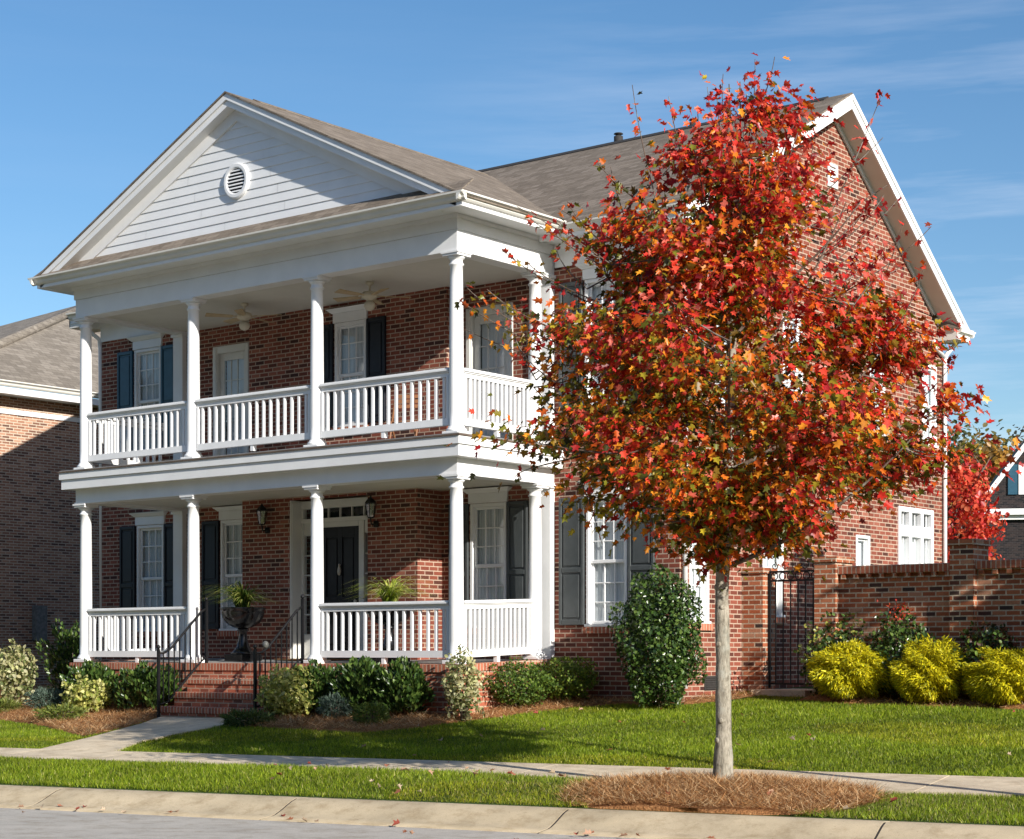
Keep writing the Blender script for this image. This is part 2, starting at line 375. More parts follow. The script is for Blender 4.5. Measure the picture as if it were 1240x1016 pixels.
# road
mb = MB()
rv = [(-8.66, -1.515), (-11, -1.47), (-14, -1.42), (-17, -1.47), (-60, -1.5), (-400, -1.5)]
ru = [-400, -100, -30, 0, 30, 100, 400]
pts = [uvz(u, v, z) for v, z in rv for u in ru]; W = len(ru)
mb.add(pts, [(j * W + i, (j + 1) * W + i, (j + 1) * W + i + 1, j * W + i + 1) for j in range(len(rv) - 1) for i in range(W - 1)], True)
structure(mb.build('road', M['asphalt']))
# rolled concrete curb with gutter pan, cast in lengths with open joints
prof = [(-7.72, -1.50), (-7.72, -1.36), (-7.8, -1.352), (-7.9, -1.348), (-8.0, -1.343), (-8.1, -1.368), (-8.2, -1.405), (-8.3, -1.445), (-8.4, -1.478), (-8.46, -1.490), (-8.68, -1.508), (-8.68, -1.6)]
mb = MB(); jm = MB(); j0 = -46.1; n = 0
while j0 < 42:
    a, b = j0, j0 + 3.02; m_ = len(prof)
    va = [uvz(a + .007, v, z) for v, z in prof]; vb = [uvz(b - .007, v, z) for v, z in prof]
    mb.add(va + vb, [(i, i + m_, i + 1 + m_, i + 1) for i in range(m_ - 1)], True)
    mb.add(va, [tuple(range(m_))]); mb.add(vb, [tuple(reversed(range(m_)))])
    jm.add([uvz(b - .008, v, z - .005) for v, z in prof] + [uvz(b + .018, v, z - .005) for v, z in prof], [(i, i + m_, i + 1 + m_, i + 1) for i in range(m_ - 1)])
    j0 += 3.03
structure(mb.build('curb', M['curb'])); structure(jm.build('curb_joints', M['roof_edge']))
# sidewalk slabs
mb = MB(); a = -46.55
while a < 40:
    b = a + 1.52
    p = []
    for (u, v) in ((a + .007, -5.86), (b - .007, -5.86), (b - .007, -4.3), (a + .007, -4.3)):
        x, y = xy_of(u, v); p.append((x, y, float(T(x, y))))
    mb.hexa([(q[0], q[1], q[2] - .08) for q in p] + [(q[0], q[1], q[2] + .035) for q in p]); a += 1.52
structure(mb.build('sidewalk', M['walk']))
# front walk from steps to sidewalk
mb = MB()
Lf = [(-5.45, -.95), (-4.98, -1.75), (-4.55, -2.6), (-3.75, -3.75), (-3.02, -5.22)]
Rt = [(-3.15, -.95), (-3.1, -1.9), (-2.85, -2.9), (-2.5, -3.8), (-1.75, -4.93)]
for i in range(4):
    p = [Lf[i + 1], Rt[i + 1], Rt[i], Lf[i]]
    k = .006
    z = [float(T(*q)) for q in p]
    c = np.mean(p, axis=0)
    p = [tuple(np.array(q) + (c - np.array(q)) * .006) for q in p]
    mb.hexa([(q[0], q[1], zz - .06) for q, zz in zip(p, z)] + [(q[0], q[1], zz + .032) for q, zz in zip(p, z)])
structure(mb.build('front_walk', M['walk']))
WALK_POLY = Lf + Rt[::-1]
# mulch beds (lie a little above the turf, uneven)
def inside(poly, x, y):
    x = np.asarray(x); y = np.asarray(y); c = np.zeros(x.shape, bool); n = len(poly)
    for i in range(n):
        x0, y0 = poly[i]; x1, y1 = poly[(i + 1) % n]
        if y0 == y1: continue
        k = ((y0 > y) != (y1 > y)) & (x < (x1 - x0) * (y - y0) / (y1 - y0) + x0); c ^= k
    return c
BED_R = [(-3.05, -.3), (-3.0, -1.75), (-2.67, -1.75), (-1.2, -1.95), (-.1, -1.95), (.35, -1.15), (.62, .12), (1.1, 1.35), (1.6, 1.95), (2.5, 2.2), (3.0, 2.8), (2.9, 3.8), (2.3, 3.9), (2.3, 2.3), (.05, 2.3), (.05, 0.1)]
BED_L = [(-5.45, -.1), (-5.5, -.95), (-5.0, -1.8), (-4.6, -2.7), (-4.05, -3.6), (-4.6, -3.3), (-5.75, -2.7), (-7.0, -2.1), (-9.0, -1.55), (-13, -1.3), (-14.5, 1), (-14.5, 6), (-11.05, 6), (-11.05, 2.3), (-9.0, 2.3), (-9.0, -.1)]
BED_W = [(3.7, 3.25), (4.6, 3.05), (6.0, 3.1), (8, 3.2), (12, 3.4), (12, 4.25), (3.7, 4.25)]
def bed_z(x, y): return T(x, y) + .035 + .025 * np.sin(3.1 * x + 1.7 * y) * np.sin(2.3 * y - 1.1 * x)
def bed(poly):
    import mathutils
    bx = [p[0] for p in poly]; by = [p[1] for p in poly]
    g = .17; mb = MB(); idx = {}; xs = np.arange(min(bx), max(bx) + g, g); ys = np.arange(min(by), max(by) + g, g)
    X, Y = np.meshgrid(xs, ys); ins = inside(poly, X + g / 2, Y + g / 2); Z = bed_z(X, Y)
    verts = []; faces = []
    for j in range(len(ys) - 1):
        for i in range(len(xs) - 1):
            if not ins[j, i]: continue
            f = []
            for jj, ii in ((j, i), (j, i + 1), (j + 1, i + 1), (j + 1, i)):
                if (jj, ii) not in idx:
                    idx[(jj, ii)] = len(verts); jx = .05 * math.sin(ii * 7.7 + jj * 3.3); jy = .05 * math.sin(ii * 2.9 + jj * 8.1)
                    verts.append((X[jj, ii] + jx, Y[jj, ii] + jy, float(Z[jj, ii])))
                f.append(idx[(jj, ii)])
            faces.append(tuple(f))
    # edge faces drop below the turf
    from collections import Counter
    ec = Counter()
    for f in faces:
        for k in range(4): ec[tuple(sorted((f[k], f[(k + 1) % 4])))] += 1
    for e, c in ec.items():
        if c == 1:
            for i in e:
                x, y, z = verts[i]; verts[i] = (x, y, float(T(x, y)) - .02)
    mb.add(verts, faces, True); return mb
for b_ in (BED_R, BED_L, BED_W): structure(bed(b_).build('mulch_bed', M['mulch']))
# the mound of pine straw round the maple
mb = MB(); mv = []; nr, ns = 14, 48
for i in range(nr + 1):
    for k in range(ns):
        t = 2 * math.pi * k / ns; rr = i / nr * (1 + .07 * math.sin(3 * t + 1) + .05 * math.sin(7 * t))
        u = MU + .1 + 1.5 * rr * math.cos(t); v = MV - .35 + 1.3 * rr * math.sin(t); v = max(v, -7.76)
        x, y = xy_of(u, v); mv.append((x, y, float(T(x, y)) + .012 + float(mound(u, v)) + .018 * math.sin(5 * u) * math.sin(6 * v) * (1 - i / nr) - (.05 if i == nr else 0)))
mb.add(mv, [(i * ns + k, (i + 1) * ns + k, (i + 1) * ns + (k + 1) % ns, i * ns + (k + 1) % ns) for i in range(nr) for k in range(ns)], True)
structure(mb.build('straw_mound', M['mulch']))
# ------------------------------------------------------------------ the house
HOUSE = thing('brick_house', 'two storey red brick house with white double porch and columned gable front', 'house', (-4.33, 2.35, -.6))
FW = lambda Y0: (lambda x, d, z: (x, Y0 + d, z))
SW = lambda X0: (lambda x, d, z: (X0 - d, x, z))
def wall(mb, x0, x1, z0, z1, holes, depth=.13):
    xs = sorted({x0, x1, *[h[0] for h in holes], *[h[1] for h in holes]}); zs = sorted({z0, z1, *[h[2] for h in holes], *[h[3] for h in holes]})
    for i in range(len(xs) - 1):
        for j in range(len(zs) - 1):
            cx, cz = (xs[i] + xs[i + 1]) / 2, (zs[j] + zs[j + 1]) / 2
            if any(h[0] < cx < h[1] and h[2] < cz < h[3] for h in holes): continue
            mb.quad((xs[i], 0, zs[j]), (xs[i + 1], 0, zs[j]), (xs[i + 1], 0, zs[j + 1]), (xs[i], 0, zs[j + 1]))
    for a, b, c, d in holes:
        mb.quad((a, 0, c), (a, 0, d), (a, depth, d), (a, depth, c)); mb.quad((b, 0, c), (b, depth, c), (b, depth, d), (b, 0, d))
        mb.quad((a, 0, c), (a, depth, c), (b, depth, c), (b, 0, c)); mb.quad((a, 0, d), (b, 0, d), (b, depth, d), (a, depth, d))
def sash_window(wf, x0, x1, z0, z1, cols=3, rows=3, hood=False, shutters=None, curtain='curtain', brick_sill=True, sash=True, smat='shutter', hood_top=.235, mid=.5, grille=True):
    mb = MB(wf)                                   # brick mould + jambs
    c = .055
    mb.bbox(x0, x0 + c, -.02, .1, z0, z1); mb.bbox(x1 - c, x1, -.02, .1, z0, z1)
    mb.bbox(x0 + c, x1 - c, -.02, .1, z1 - c, z1); mb.bbox(x0 - .02, x1 + .02, -.045, .1, z0 - .04, z0)
    win = mb.build('window', M['white'], HOUSE)
    a, b, lo, hi = x0 + c, x1 - c, z0, z1 - c
    zm = lo + (hi - lo) * mid
    panes = []
    secs = [(zm - .02, hi, .03)] + [(lo, zm + .02, .06)] if sash else [(lo, hi, .04)]
    for (p, q, d) in secs:
        mb = MB(wf); r = .042
        mb.bbox(a, a + r, d, d + .03, p, q); mb.bbox(b - r, b, d, d + .03, p, q)
        mb.bbox(a + r, b - r, d, d + .03, q - r, q); mb.bbox(a + r, b - r, d, d + .03, p, p + r + .012)
        mb.build('sash', M['white'], win)
        g = MB(wf); g.quad((a + r, d + .018, p + r), (b - r, d + .018, p + r), (b - r, d + .018, q - r), (a + r, d + .018, q - r))
        g.build('pane', M['glass'], win)
        if grille:
            mb = MB(wf); t = .010
            for k in range(1, cols):
                x = a + r + (b - a - 2 * r) * k / cols; mb.bbox(x - t, x + t, d + .004, d + .026, p + r + .012, q - r, .003)
            for k in range(1, rows):
                z = p + r + (q - p - 2 * r) * k / rows; mb.bbox(a + r, b - r, d + .006, d + .024, z - t, z + t, .003)
            mb.build('grille', M['white'], win)
    cm = MB(wf); n = 24; vs = []
    for k in range(n + 1):
        x = a - .02 + (b - a + .04) * k / n; dd = .108 + .008 * math.sin(k * 1.9)
        vs += [(x, dd, lo - .02), (x, dd, hi + .02)]
    cm.add(vs, [(2 * k, 2 * k + 2, 2 * k + 3, 2 * k + 1) for k in range(n)], True)
    cm.build('curtain', M[curtain], win)
    if hood:
        mb = MB(wf); h0 = z1 + .005; h1 = z1 + hood_top; e = .03
        mb.bbox(x0 - e, x1 + e, -.035, .005, h0, h1 - .07)
        # crown moulding in three steps, returned at the ends
        for k, (w, dz0, dz1) in enumerate(((.03, h1 - .07, h1 - .05), (.055, h1 - .05, h1 - .025), (.085, h1 - .025, h1))):
            mb.hexa([(x0 - e - w + .02, -.035 - w + .015, dz0), (x1 + e + w - .02, -.035 - w + .015, dz0), (x1 + e + w - .02, .005, dz0), (x0 - e - w + .02, .005, dz0),
                     (x0 - e - w, -.035 - w, dz1), (x1 + e + w, -.035 - w, dz1), (x1 + e + w, .005, dz1), (x0 - e - w, .005, dz1)])
        mb.build('window_hood', M['white'], HOUSE)
    if brick_sill:
        mb = MB(wf); mb.box(x0 - .06, x1 + .06, -.05, .05, z0 - .14, z0 - .042); mb.build('brick_sill', M['rowlock'], HOUSE)
    for s in (shutters or []):
        shutter(wf, s[0], s[1], z0 - .01, z1 + .0, smat)
    return win
def shutter(wf, x0, x1, z0, z1, smat):
    mb = MB(wf); w = .055; zm = z0 + (z1 - z0) * .43
    mb.box(x0, x1, -.028, -.004, z0, z1)
    for a, b, c, d in ((x0, x0 + w, z0, z1), (x1 - w, x1, z0, z1), (x0 + w, x1 - w, z1 - w * 1.2, z1), (x0 + w, x1 - w, z0, z0 + w * 1.5), (x0 + w, x1 - w, zm - w * .7, zm + w * .7)):
        mb.bbox(a, b, -.05, -.0275, c, d, .008)
    for c, d in ((z0 + w * 1.5 + .03, zm - w * .7 - .03), (zm + w * .7 + .03, z1 - w * 1.2 - .03)):
        mb.bbox(x0 + w + .03, x1 - w - .03, -.044, -.0275, c, d, .016)
    mb.build('shutter', M[smat], HOUSE)

# --- brick walls
XL, XR, YF, YB = -11.0, 2.34, 2.35, 11.22
front_holes = [(.63, 1.40, .57, 2.54), (-1.70, -.95, .57, 2.54), (-7.62, -6.87, .57, 2.54), (-9.95, -9.18, .57, 2.54),
               (.60, 1.38, 3.95, 5.88), (-1.79, -.82, 3.33, 5.71), (-7.82, -6.85, 3.33, 5.71), (-10.02, -9.26, 3.95, 5.88)]
mb = MB(FW(YF)); wall(mb, XL, XR, -1.2, 6.5, front_holes); mb.build('wall', M['brick'], HOUSE)
ZRG, YRG = 9.47, 6.95                        # main ridge
SF = (ZRG - 6.68) / (YRG - 1.9); YE = 11.52; SB = (ZRG - 6.12) / (YE - YRG)
side_holes = [(2.60, 3.14, .61, 2.28), (4.72, 5.36, .74, 2.25), (7.82, 8.32, .9, 2.16), (9.39, 10.78, 1.25, 2.75), (10.35, 10.93, 3.95, 5.42), (8.32, 8.88, 3.95, 5.46), (5.35, 5.98, 3.95, 5.6), (3.3, 3.9, 3.95, 5.6)]
mb = MB(SW(XR)); wall(mb, YF, YB, -1.2, 6.3, side_holes)
mb.poly([(YF, 0, 6.3), (YB, 0, 6.3), (YB, 0, ZRG - SB * (YB - YRG) - .06), (YRG, 0, ZRG - .07), (YF, 0, ZRG - SF * (YRG - YF) - .06)])
mb.build('wall', M['brick'], HOUSE)
mb = MB(); mb.poly([(XL, YB, -1.2), (XL, YF, -1.2), (XL, YF, 6.8), (XL, YRG, ZRG - .07), (XL, YB, 6.45)]); mb.build('wall', M['brick'], HOUSE)
mb = MB(); mb.quad((XR, YB, -1.2), (XL, YB, -1.2), (XL, YB, 6.45), (XR, YB, 6.45)); mb.build('wall', M['brick'], HOUSE)
# entry bay, ground floor (with a recessed entrance) and the shallower one above
mb = MB()
b0, b1, yb = -6.42, -2.32, 1.75; r0, r1 = -5.24, -3.42
mb.quad((b0, yb, -.05), (r0, yb, -.05), (r0, yb, 2.9), (b0, yb, 2.9)); mb.quad((r1, yb, -.05), (b1, yb, -.05), (b1, yb, 2.9), (r1, yb, 2.9))
mb.quad((r0, yb, 2.74), (r1, yb, 2.74), (r1, yb, 2.9), (r0, yb, 2.9)); mb.quad((b1, yb, -.05), (b1, YF, -.05), (b1, YF, 2.9), (b1, yb, 2.9))
mb.quad((b0, YF, -.05), (b0, yb, -.05), (b0, yb, 2.9), (b0, YF, 2.9)); mb.quad((r1, 2.2, -.05), (r1, yb, -.05), (r1, yb, 2.74), (r1, 2.2, 2.74))
mb.build('entry_bay', M['brick'], HOUSE)
mb = MB(FW(2.1)); wall(mb, -6.62, -2.0, 3.3, 6.1, [(-4.50, -3.77, 4.0, 5.74)], .12); mb.xf = None
mb.quad((-2.0, 2.1, 3.3), (-2.0, YF, 3.3), (-2.0, YF, 6.1), (-2.0, 2.1, 6.1)); mb.quad((-6.62, YF, 3.3), (-6.62, 2.1, 3.3), (-6.62, 2.1, 6.1), (-6.62, YF, 6.1))
mb.build('upper_bay', M['brick'], HOUSE)

# --- windows of the front
F = FW(YF)
sash_window(F, .63, 1.40, .57, 2.54, hood=True, shutters=[(.12, .60), (1.43, 1.91)], smat='green_shutter', curtain='blind')
sash_window(F, -1.70, -.95, .57, 2.54, hood=True, shutters=[(-2.14, -1.73), (-.92, -.5)], smat='green_shutter')
sash_window(F, -7.62, -6.87, .57, 2.54, hood=True, shutters=[(-8.1, -7.65), (-6.84, -6.45)])
sash_window(F, -9.95, -9.18, .57, 2.54, hood=True, shutters=[(-10.42, -9.98), (-9.15, -8.72)])
sash_window(F, .60, 1.38, 3.95, 5.88, hood=True, shutters=[(.12, .57), (1.41, 1.86)], smat='green_shutter')
sash_window(F, -10.02, -9.26, 3.95, 5.88, hood=True, shutters=[(-10.49, -10.05), (-9.23, -8.8)], smat='blue_tint_shutter')
sash_window(FW(2.1), -4.50, -3.77, 4.0, 5.74, hood=True, shutters=[(-4.94, -4.53), (-3.74, -3.32)])
# --- side windows
S = SW(XR)
sash_window(S, 2.60, 3.14, .61, 2.28, 2, 3); sash_window(S, 4.72, 5.36, .74, 2.25, 2, 3)
sash_window(S, 7.82, 8.32, .9, 2.16, 2, 2, sash=False, grille=False)
sash_window(S, 10.35, 10.93, 3.95, 5.42, 2, 2); sash_window(S, 8.32, 8.88, 3.95, 5.46, 2, 2)
sash_window(S, 5.35, 5.98, 3.95, 5.6, 2, 3); sash_window(S, 3.3, 3.9, 3.95, 5.6, 2, 3)
# triple window with transom lights
mb = MB(S); y0, y1, z0, z1 = 9.39, 10.78, 1.25, 2.75; t3 = (y1 - y0) / 3
for k in range(4): mb.bbox(y0 + t3 * k - (.0 if k == 0 else .05 if k < 3 else .09), y0 + t3 * k + (.09 if k == 0 else .05 if k < 3 else .0), -.03, .1, z0, z1)
for a, b in ((z0 - .05, z0 + .03), (z1 - .09, z1), (2.22, 2.42)):
    for k in range(3): mb.bbox(y0 + t3 * k + (.09 if k == 0 else .05), y0 + t3 * (k + 1) - (.09 if k == 2 else .05), -.03, .1, a, b)
tw = mb.build('triple_window', M['white'], HOUSE)
for k in range(3):
    for (p, q, mt, nm) in ((z0 + .03, 2.22, 'blind', 'pane'), (2.42, z1 - .09, 'dark', 'transom_pane')):
        a, b = y0 + t3 * k + .05, y0 + t3 * (k + 1) - .05
        g = MB(S); g.quad((a, .05, p), (b, .05, p), (b, .05, q), (a, .05, q)); g.build(nm, M['glass'], tw)
        g = MB(S); g.quad((a, .12, p), (b, .12, p), (b, .12, q), (a, .12, q)); g.build('curtain' if mt == 'blind' else 'black_backing', M[mt], tw)  # transom backing is a black sheet painting the unlit room
        g = MB(S)
        for j in range(1, 3): x = a + (b - a) * j / 3; g.bbox(x - .01, x + .01, .035, .06, p, q, .003)
        if nm == 'pane': g.bbox(a, b, .037, .058, (p + q) / 2 - .012, (p + q) / 2 + .012, .003)
        g.build('grille', M['white'], tw)
mb = MB(S); mb.box(y0 - .06, y1 + .06, -.05, .05, z0 - .16, z0 - .052); mb.build('brick_sill', M['rowlock'], HOUSE)
# attic louvre and foundation vent
mb = MB(S); mb.bbox(6.82, 6.87, -.03, .02, 7.95, 8.35); mb.bbox(7.10, 7.15, -.03, .02, 7.95, 8.35); mb.bbox(6.87, 7.10, -.03, .02, 8.30, 8.35); mb.bbox(6.87, 7.10, -.03, .02, 7.95, 8.0)
for k in range(5): z = 8.0 + k * .06; mb.hexa([(6.87, -.02, z), (7.10, -.02, z), (7.10, .0, z + .01), (6.87, .0, z + .01), (6.87, -.015, z + .02), (7.10, -.015, z + .02), (7.10, .005, z + .05), (6.87, .005, z + .05)])
mb.build('attic_louvre', M['white'], HOUSE)
mb = MB(S); mb.bbox(3.02, 3.40, -.015, .0, -.44, -.22)
for k in range(6): mb.bbox(3.04, 3.38, -.024, -.014, -.425 + k * .034, -.41 + k * .034, .003)
mb.build('foundation_vent', M['roof_edge'], HOUSE)

# --- glazed doors of the upper porch
def porch_door(x0, x1):
    mb = MB(F); c = .12
    mb.bbox(x0, x0 + c, -.025, .1, 3.33, 5.71); mb.bbox(x1 - c, x1, -.025, .1, 3.33, 5.71); mb.bbox(x0 + c, x1 - c, -.025, .1, 5.58, 5.71)
    mb.bbox(x0 + .02, x0 + c - .02, -.04, -.024, 3.33, 5.69); mb.bbox(x1 - c + .02, x1 - .02, -.04, -.024, 3.33, 5.69)
    fr = mb.build('door_frame', M['cream'], HOUSE)
    mb = MB(F); a, b = x0 + c, x1 - c; s = .11
    mb.bbox(a, a + s, .05, .09, 3.34, 5.58); mb.bbox(b - s, b, .05, .09, 3.34, 5.58); mb.bbox(a + s, b - s, .05, .09, 5.45, 5.58); mb.bbox(a + s, b - s, .05, .09, 3.34, 3.62)
    d = mb.build('porch_door', M['cream'], HOUSE)
    g = MB(F); g.quad((a + s, .07, 3.62), (b - s, .07, 3.62), (b - s, .07, 5.45), (a + s, .07, 5.45)); g.build('pane', M['glass'], d)
    g = MB(F); g.quad((a + s, .115, 3.6), (b - s, .115, 3.6), (b - s, .115, 5.47), (a + s, .115, 5.47)); g.build('curtain', M['blind'], d)
    g = MB(F)
    for k in range(1, 3): x = a + s + (b - a - 2 * s) * k / 3; g.bbox(x - .009, x + .009, .055, .08, 3.62, 5.45, .003)
    for k in range(1, 5): z = 3.62 + 1.83 * k / 5; g.bbox(a + s, b - s, .057, .078, z - .009, z + .009, .003)
    g.build('grille', M['cream'], d)
    g = MB(F); x = b - .06; g.tube([(x, .05, 4.35), (x, .0, 4.35)], .012, 8); g.tube([(x, .0, 4.35), (x - .1, -.005, 4.35)], .01, 8); g.build('handle', M['brass'], d)
porch_door(-1.79, -.82); porch_door(-7.82, -6.85)

# --- front entrance in the recess (door plane 2.03)
D = FW(2.03)
mb = MB(); mb.box(r0 - .0, r0 + .02, yb, 2.1, 0, 2.74); mb.hexa([(r0 + .02, 1.78, 0.0), (r0 + .035, 1.78, 0), (r0 + .035, 2.0, 0), (r0 + .02, 2.0, 0), (r0 + .02, 1.78, 2.7), (r0 + .035, 1.78, 2.7), (r0 + .035, 2.0, 2.7), (r0 + .02, 2.0, 2.7)])
mb.build('entrance_jamb', M['cream'], HOUSE)
mb = MB(D)
dl, dr = -4.78, -3.86                        # door leaf
for a, b in ((r0 + .02, r0 + .07), (dl - .12, dl), (dr, dr + .12), (r1 - .07, r1 - .0)): mb.bbox(a, b, -.03, .06, 0, 2.36)
mb.bbox(r0 + .02, r1, -.05, .06, 2.36, 2.43); mb.bbox(r0 + .02, r1, -.035, .06, 2.60, 2.74)
for a, b in ((r0 + .07, dl - .12), (dr + .12, r1 - .07)):
    mb.bbox(a, b, -.015, .05, 0, .45); mb.bbox(a, b, -.015, .05, 2.14, 2.36)
mb.bbox(dl, dr, -.03, .06, 2.27, 2.36)
mb.bbox(r0 + .02, r0 + .07, -.03, .06, 2.43, 2.60); mb.bbox(r1 - .07, r1, -.03, .06, 2.43, 2.60)
ent = mb.build('door_surround', M['cream'], HOUSE)
mb = MB(D); n = 6; w = (r1 - r0 - .16) / n
for k in range(1, n): x = r0 + .09 + w * k; mb.bbox(x - .012, x + .012, -.005, .03, 2.43, 2.60, .003)
mb.build('grille', M['cream'], ent)
g = MB(D); g.quad((r0 + .07, .02, 2.43), (r1 - .07, .02, 2.43), (r1 - .07, .02, 2.60), (r0 + .07, .02, 2.60)); g.build('transom_pane', M['glass'], ent)
for a, b in ((r0 + .07, dl - .12), (dr + .12, r1 - .07)):
    g = MB(D); g.quad((a, .02, .45), (b, .02, .45), (b, .02, 2.14), (a, .02, 2.14)); g.build('sidelight_pane', M['glass'], ent)
    mb = MB(D)
    for k in range(1, 5): z = .45 + 1.69 * k / 5; mb.bbox(a, b, .0, .03, z - .012, z + .012, .003)
    mb.build('grille', M['cream'], ent)
g = MB(D); g.quad((r0, .3, 0), (r1, .3, 0), (r1, .3, 2.74), (r0, .3, 2.74)); g.build('black_hall_sheet', M['dark'], HOUSE)  # black sheet behind the sidelights paints the unlit hall
mb = MB(D); mb.box(dl, dr, .02, .06, .02, 2.27)
s = .13; xm = (dl + dr) / 2
for a, b in ((dl, dl + s), (dr - s, dr), (xm - .05, xm + .05)): mb.bbox(a, b, .0, .0195, .02, 2.27, .004)
for c, d in ((.02, .25), (.9, 1.08), (2.1, 2.27)):
    mb.bbox(dl + s, xm - .05, .001, .0195, c, d, .004); mb.bbox(xm + .05, dr - s, .001, .0195, c, d, .004)
for a, b in ((dl + s + .03, xm - .08), (xm + .08, dr - s - .03)):
    for c, d in ((.28, .87), (1.11, 2.07)): mb.bbox(a, b, .004, .0205, c, d, .012)
door = mb.build('front_door', M['door'], HOUSE)
mb = MB(D); mb.lathe([(.0, 1.44), (.022, 1.45), (.034, 1.50), (.03, 1.55), (.016, 1.6), (.012, 1.64)], xm - .0, -.02, 10); mb.tube([(xm, .0, 1.62), (xm, -.03, 1.62)], .015, 8); mb.build('door_knocker', M['brass'], door)
mb = MB(D); mb.tube([(dr - .07, .0, 1.0), (dr - .07, -.05, 1.0)], [.012, .03], 10); mb.build('handle', M['brass'], door)

# --- porch base, floor, steps
PX0, PX1 = -8.85, .06
def tilt(y): return -.04 + .034 * y                                     # floors drain to the front
mb = MB(); e = -.06
mb.quad((PX0, e, -1.4), (PX1, e, -1.4), (PX1, e, tilt(e) - .11), (PX0, e, tilt(e) - .11))
mb.quad((PX1, e, -1.4), (PX1, YF, -1.4), (PX1, YF, tilt(YF) - .11), (PX1, e, tilt(e) - .11)); mb.quad((PX0, YF, -1.4), (PX0, e, -1.4), (PX0, e, tilt(e) - .11), (PX0, YF, tilt(YF) - .11))
mb.build('porch_base', M['base_brick'], HOUSE)
mb = MB(); g = .02
for (a, b, c, d) in ((PX0 - g, PX1 + g, e - g, .2), (PX1 - .22, PX1 + g, .2, YF - .01), (PX0 - g, PX0 + .22, .2, YF - .01)):
    mb.hexa([(a, c, tilt(c) - .11), (b, c, tilt(c) - .11), (b, d, tilt(d) - .11), (a, d, tilt(d) - .11), (a, c, tilt(c)), (b, c, tilt(c)), (b, d, tilt(d)), (a, d, tilt(d))])
mb.build('rowlock_edge', M['rowlock'], HOUSE)
mb = MB(); mb.quad((PX0 + .22, .2, tilt(.2) - .004), (PX1 - .22, .2, tilt(.2) - .004), (PX1 - .22, YF, tilt(YF) - .004), (PX0 + .22, YF, tilt(YF) - .004)); mb.build('porch_floor', M['deck'], HOUSE)
sx0, sx1 = -5.47, -3.17
for k in range(4):
    z1 = tilt(-.08) - .002 - .233 * (k + 1) + .233 * 0; z1 = -.045 - .228 * (k + 1) + .0
    y1 = -.083 - .275 * k; y0 = y1 - .275
    if k == 3: continue
    mb = MB(); mb.box(sx0 - (.06 if k == 2 else 0), sx1 + (.12 if k == 2 else 0), y0, y1, z1 - .40, z1 - .105); mb.build('step_riser', M['base_brick'], HOUSE)
    mb = MB(); mb.bbox(sx0 - .01 - (.06 if k == 2 else 0), sx1 + .01 + (.12 if k == 2 else 0), y0 - .02, y1 - .003, z1 - .105, z1, .012); mb.build('step_tread', M['rowlock'], HOUSE)

# --- columns
def column(x, y, z0, z1, r=.108):
    mb = MB(); h = z1 - z0
    mb.bbox(x - .155, x + .155, y - .155, y + .155, z0, z0 + .055, .008)
    pr = [(.15, z0 + .055), (.155, z0 + .075), (.148, z0 + .095), (.13, z0 + .105), (.128, z0 + .125), (r, z0 + .14)]
    for k in range(1, 13):
        t = k / 12; pr.append((r * (1 - .2 * max(0, t - .25) ** 1.4), z0 + .14 + (h - .34) * t))
    re = pr[-1][0]; zt = z0 + .14 + h - .34
    pr += [(re + .018, zt + .01), (re + .018, zt + .03), (re, zt + .04), (re, zt + .09), (re + .02, zt + .10), (re + .045, zt + .135)]
    mb.lathe(pr, x, y, 28)
    mb.bbox(x - .15, x + .15, y - .15, y + .15, z1 - .065, z1 - .03, .006); mb.box(x - .165, x + .165, y - .165, y + .165, z1 - .03, z1 - .002)
    return mb.build('column', M['white'], HOUSE)
CXS = [-8.68, -5.87, -2.99, -.12]; CY = .13
for x in CXS:
    column(x, CY, tilt(CY), 2.75); column(x, CY, 3.335, 6.03)
for x in (CXS[0], CXS[3]):
    if x == CXS[3]: column(x, 2.02, tilt(2.02), 2.75); column(x, 2.02, 3.335, 6.03)
    for z0, z1 in ((tilt(2.3), 2.75), (3.335, 6.03)):
        mb = MB(); mb.bbox(x - .13, x + .13, 2.24, YF - .004, z0, z1 - .05); mb.box(x - .16, x + .16, 2.21, YF - .004, z1 - .05, z1 - .002); mb.build('pilaster', M['white'], HOUSE)

# --- entablatures
EX0, EX1 = -8.80, 0.0
def beam(z0, z1, name, th=.27):
    mb = MB()
    mb.box(EX0, EX1, 0, th, z0, z1); mb.box(EX1 - th, EX1, th, YF - .002, z0 + .001, z1 - .001); mb.box(EX0, EX0 + th, th, YF - .002, z0 + .001, z1 - .001)
    return mb.build(name, M['white'], HOUSE)
beam(2.75, 3.02, 'lower_beam'); beam(6.03, 6.34, 'upper_beam')
def skirt(z0, z1, o, name, mat='white', inner=.0, back=0.0):      # band round three sides, projecting o
    mb = MB()
    mb.box(EX0 - o, EX1 + o, -o, inner, z0, z1); mb.box(EX1 - inner * 0, EX1 + o, inner, YF - .003 - back, z0, z1); mb.box(EX0 - o, EX0, inner, YF - .003 - back, z0, z1)
    return mb.build(name, M[mat], HOUSE)
skirt(2.752, 2.775, .018, 'beam_bead'); skirt(3.0, 3.17, .175, 'gallery_fascia'); skirt(3.172, 3.29, .205, 'gallery_fascia'); skirt(3.292, 3.315, .225, 'deck_edge', 'deck_wood')
mb = MB(); mb.quad((EX0, 0, 3.333), (EX1, 0, 3.333), (EX1, YF, 3.335), (EX0, YF, 3.335)); mb.box(EX0 - .2, EX1 + .2, -.2, 0, 3.316, 3.33); mb.box(EX1, EX1 + .2, .0, YF - .003, 3.316, 3.33); mb.box(EX0 - .2, EX0, .0, YF - .003, 3.316, 3.33); mb.build('gallery_floor', M['deck'], HOUSE)
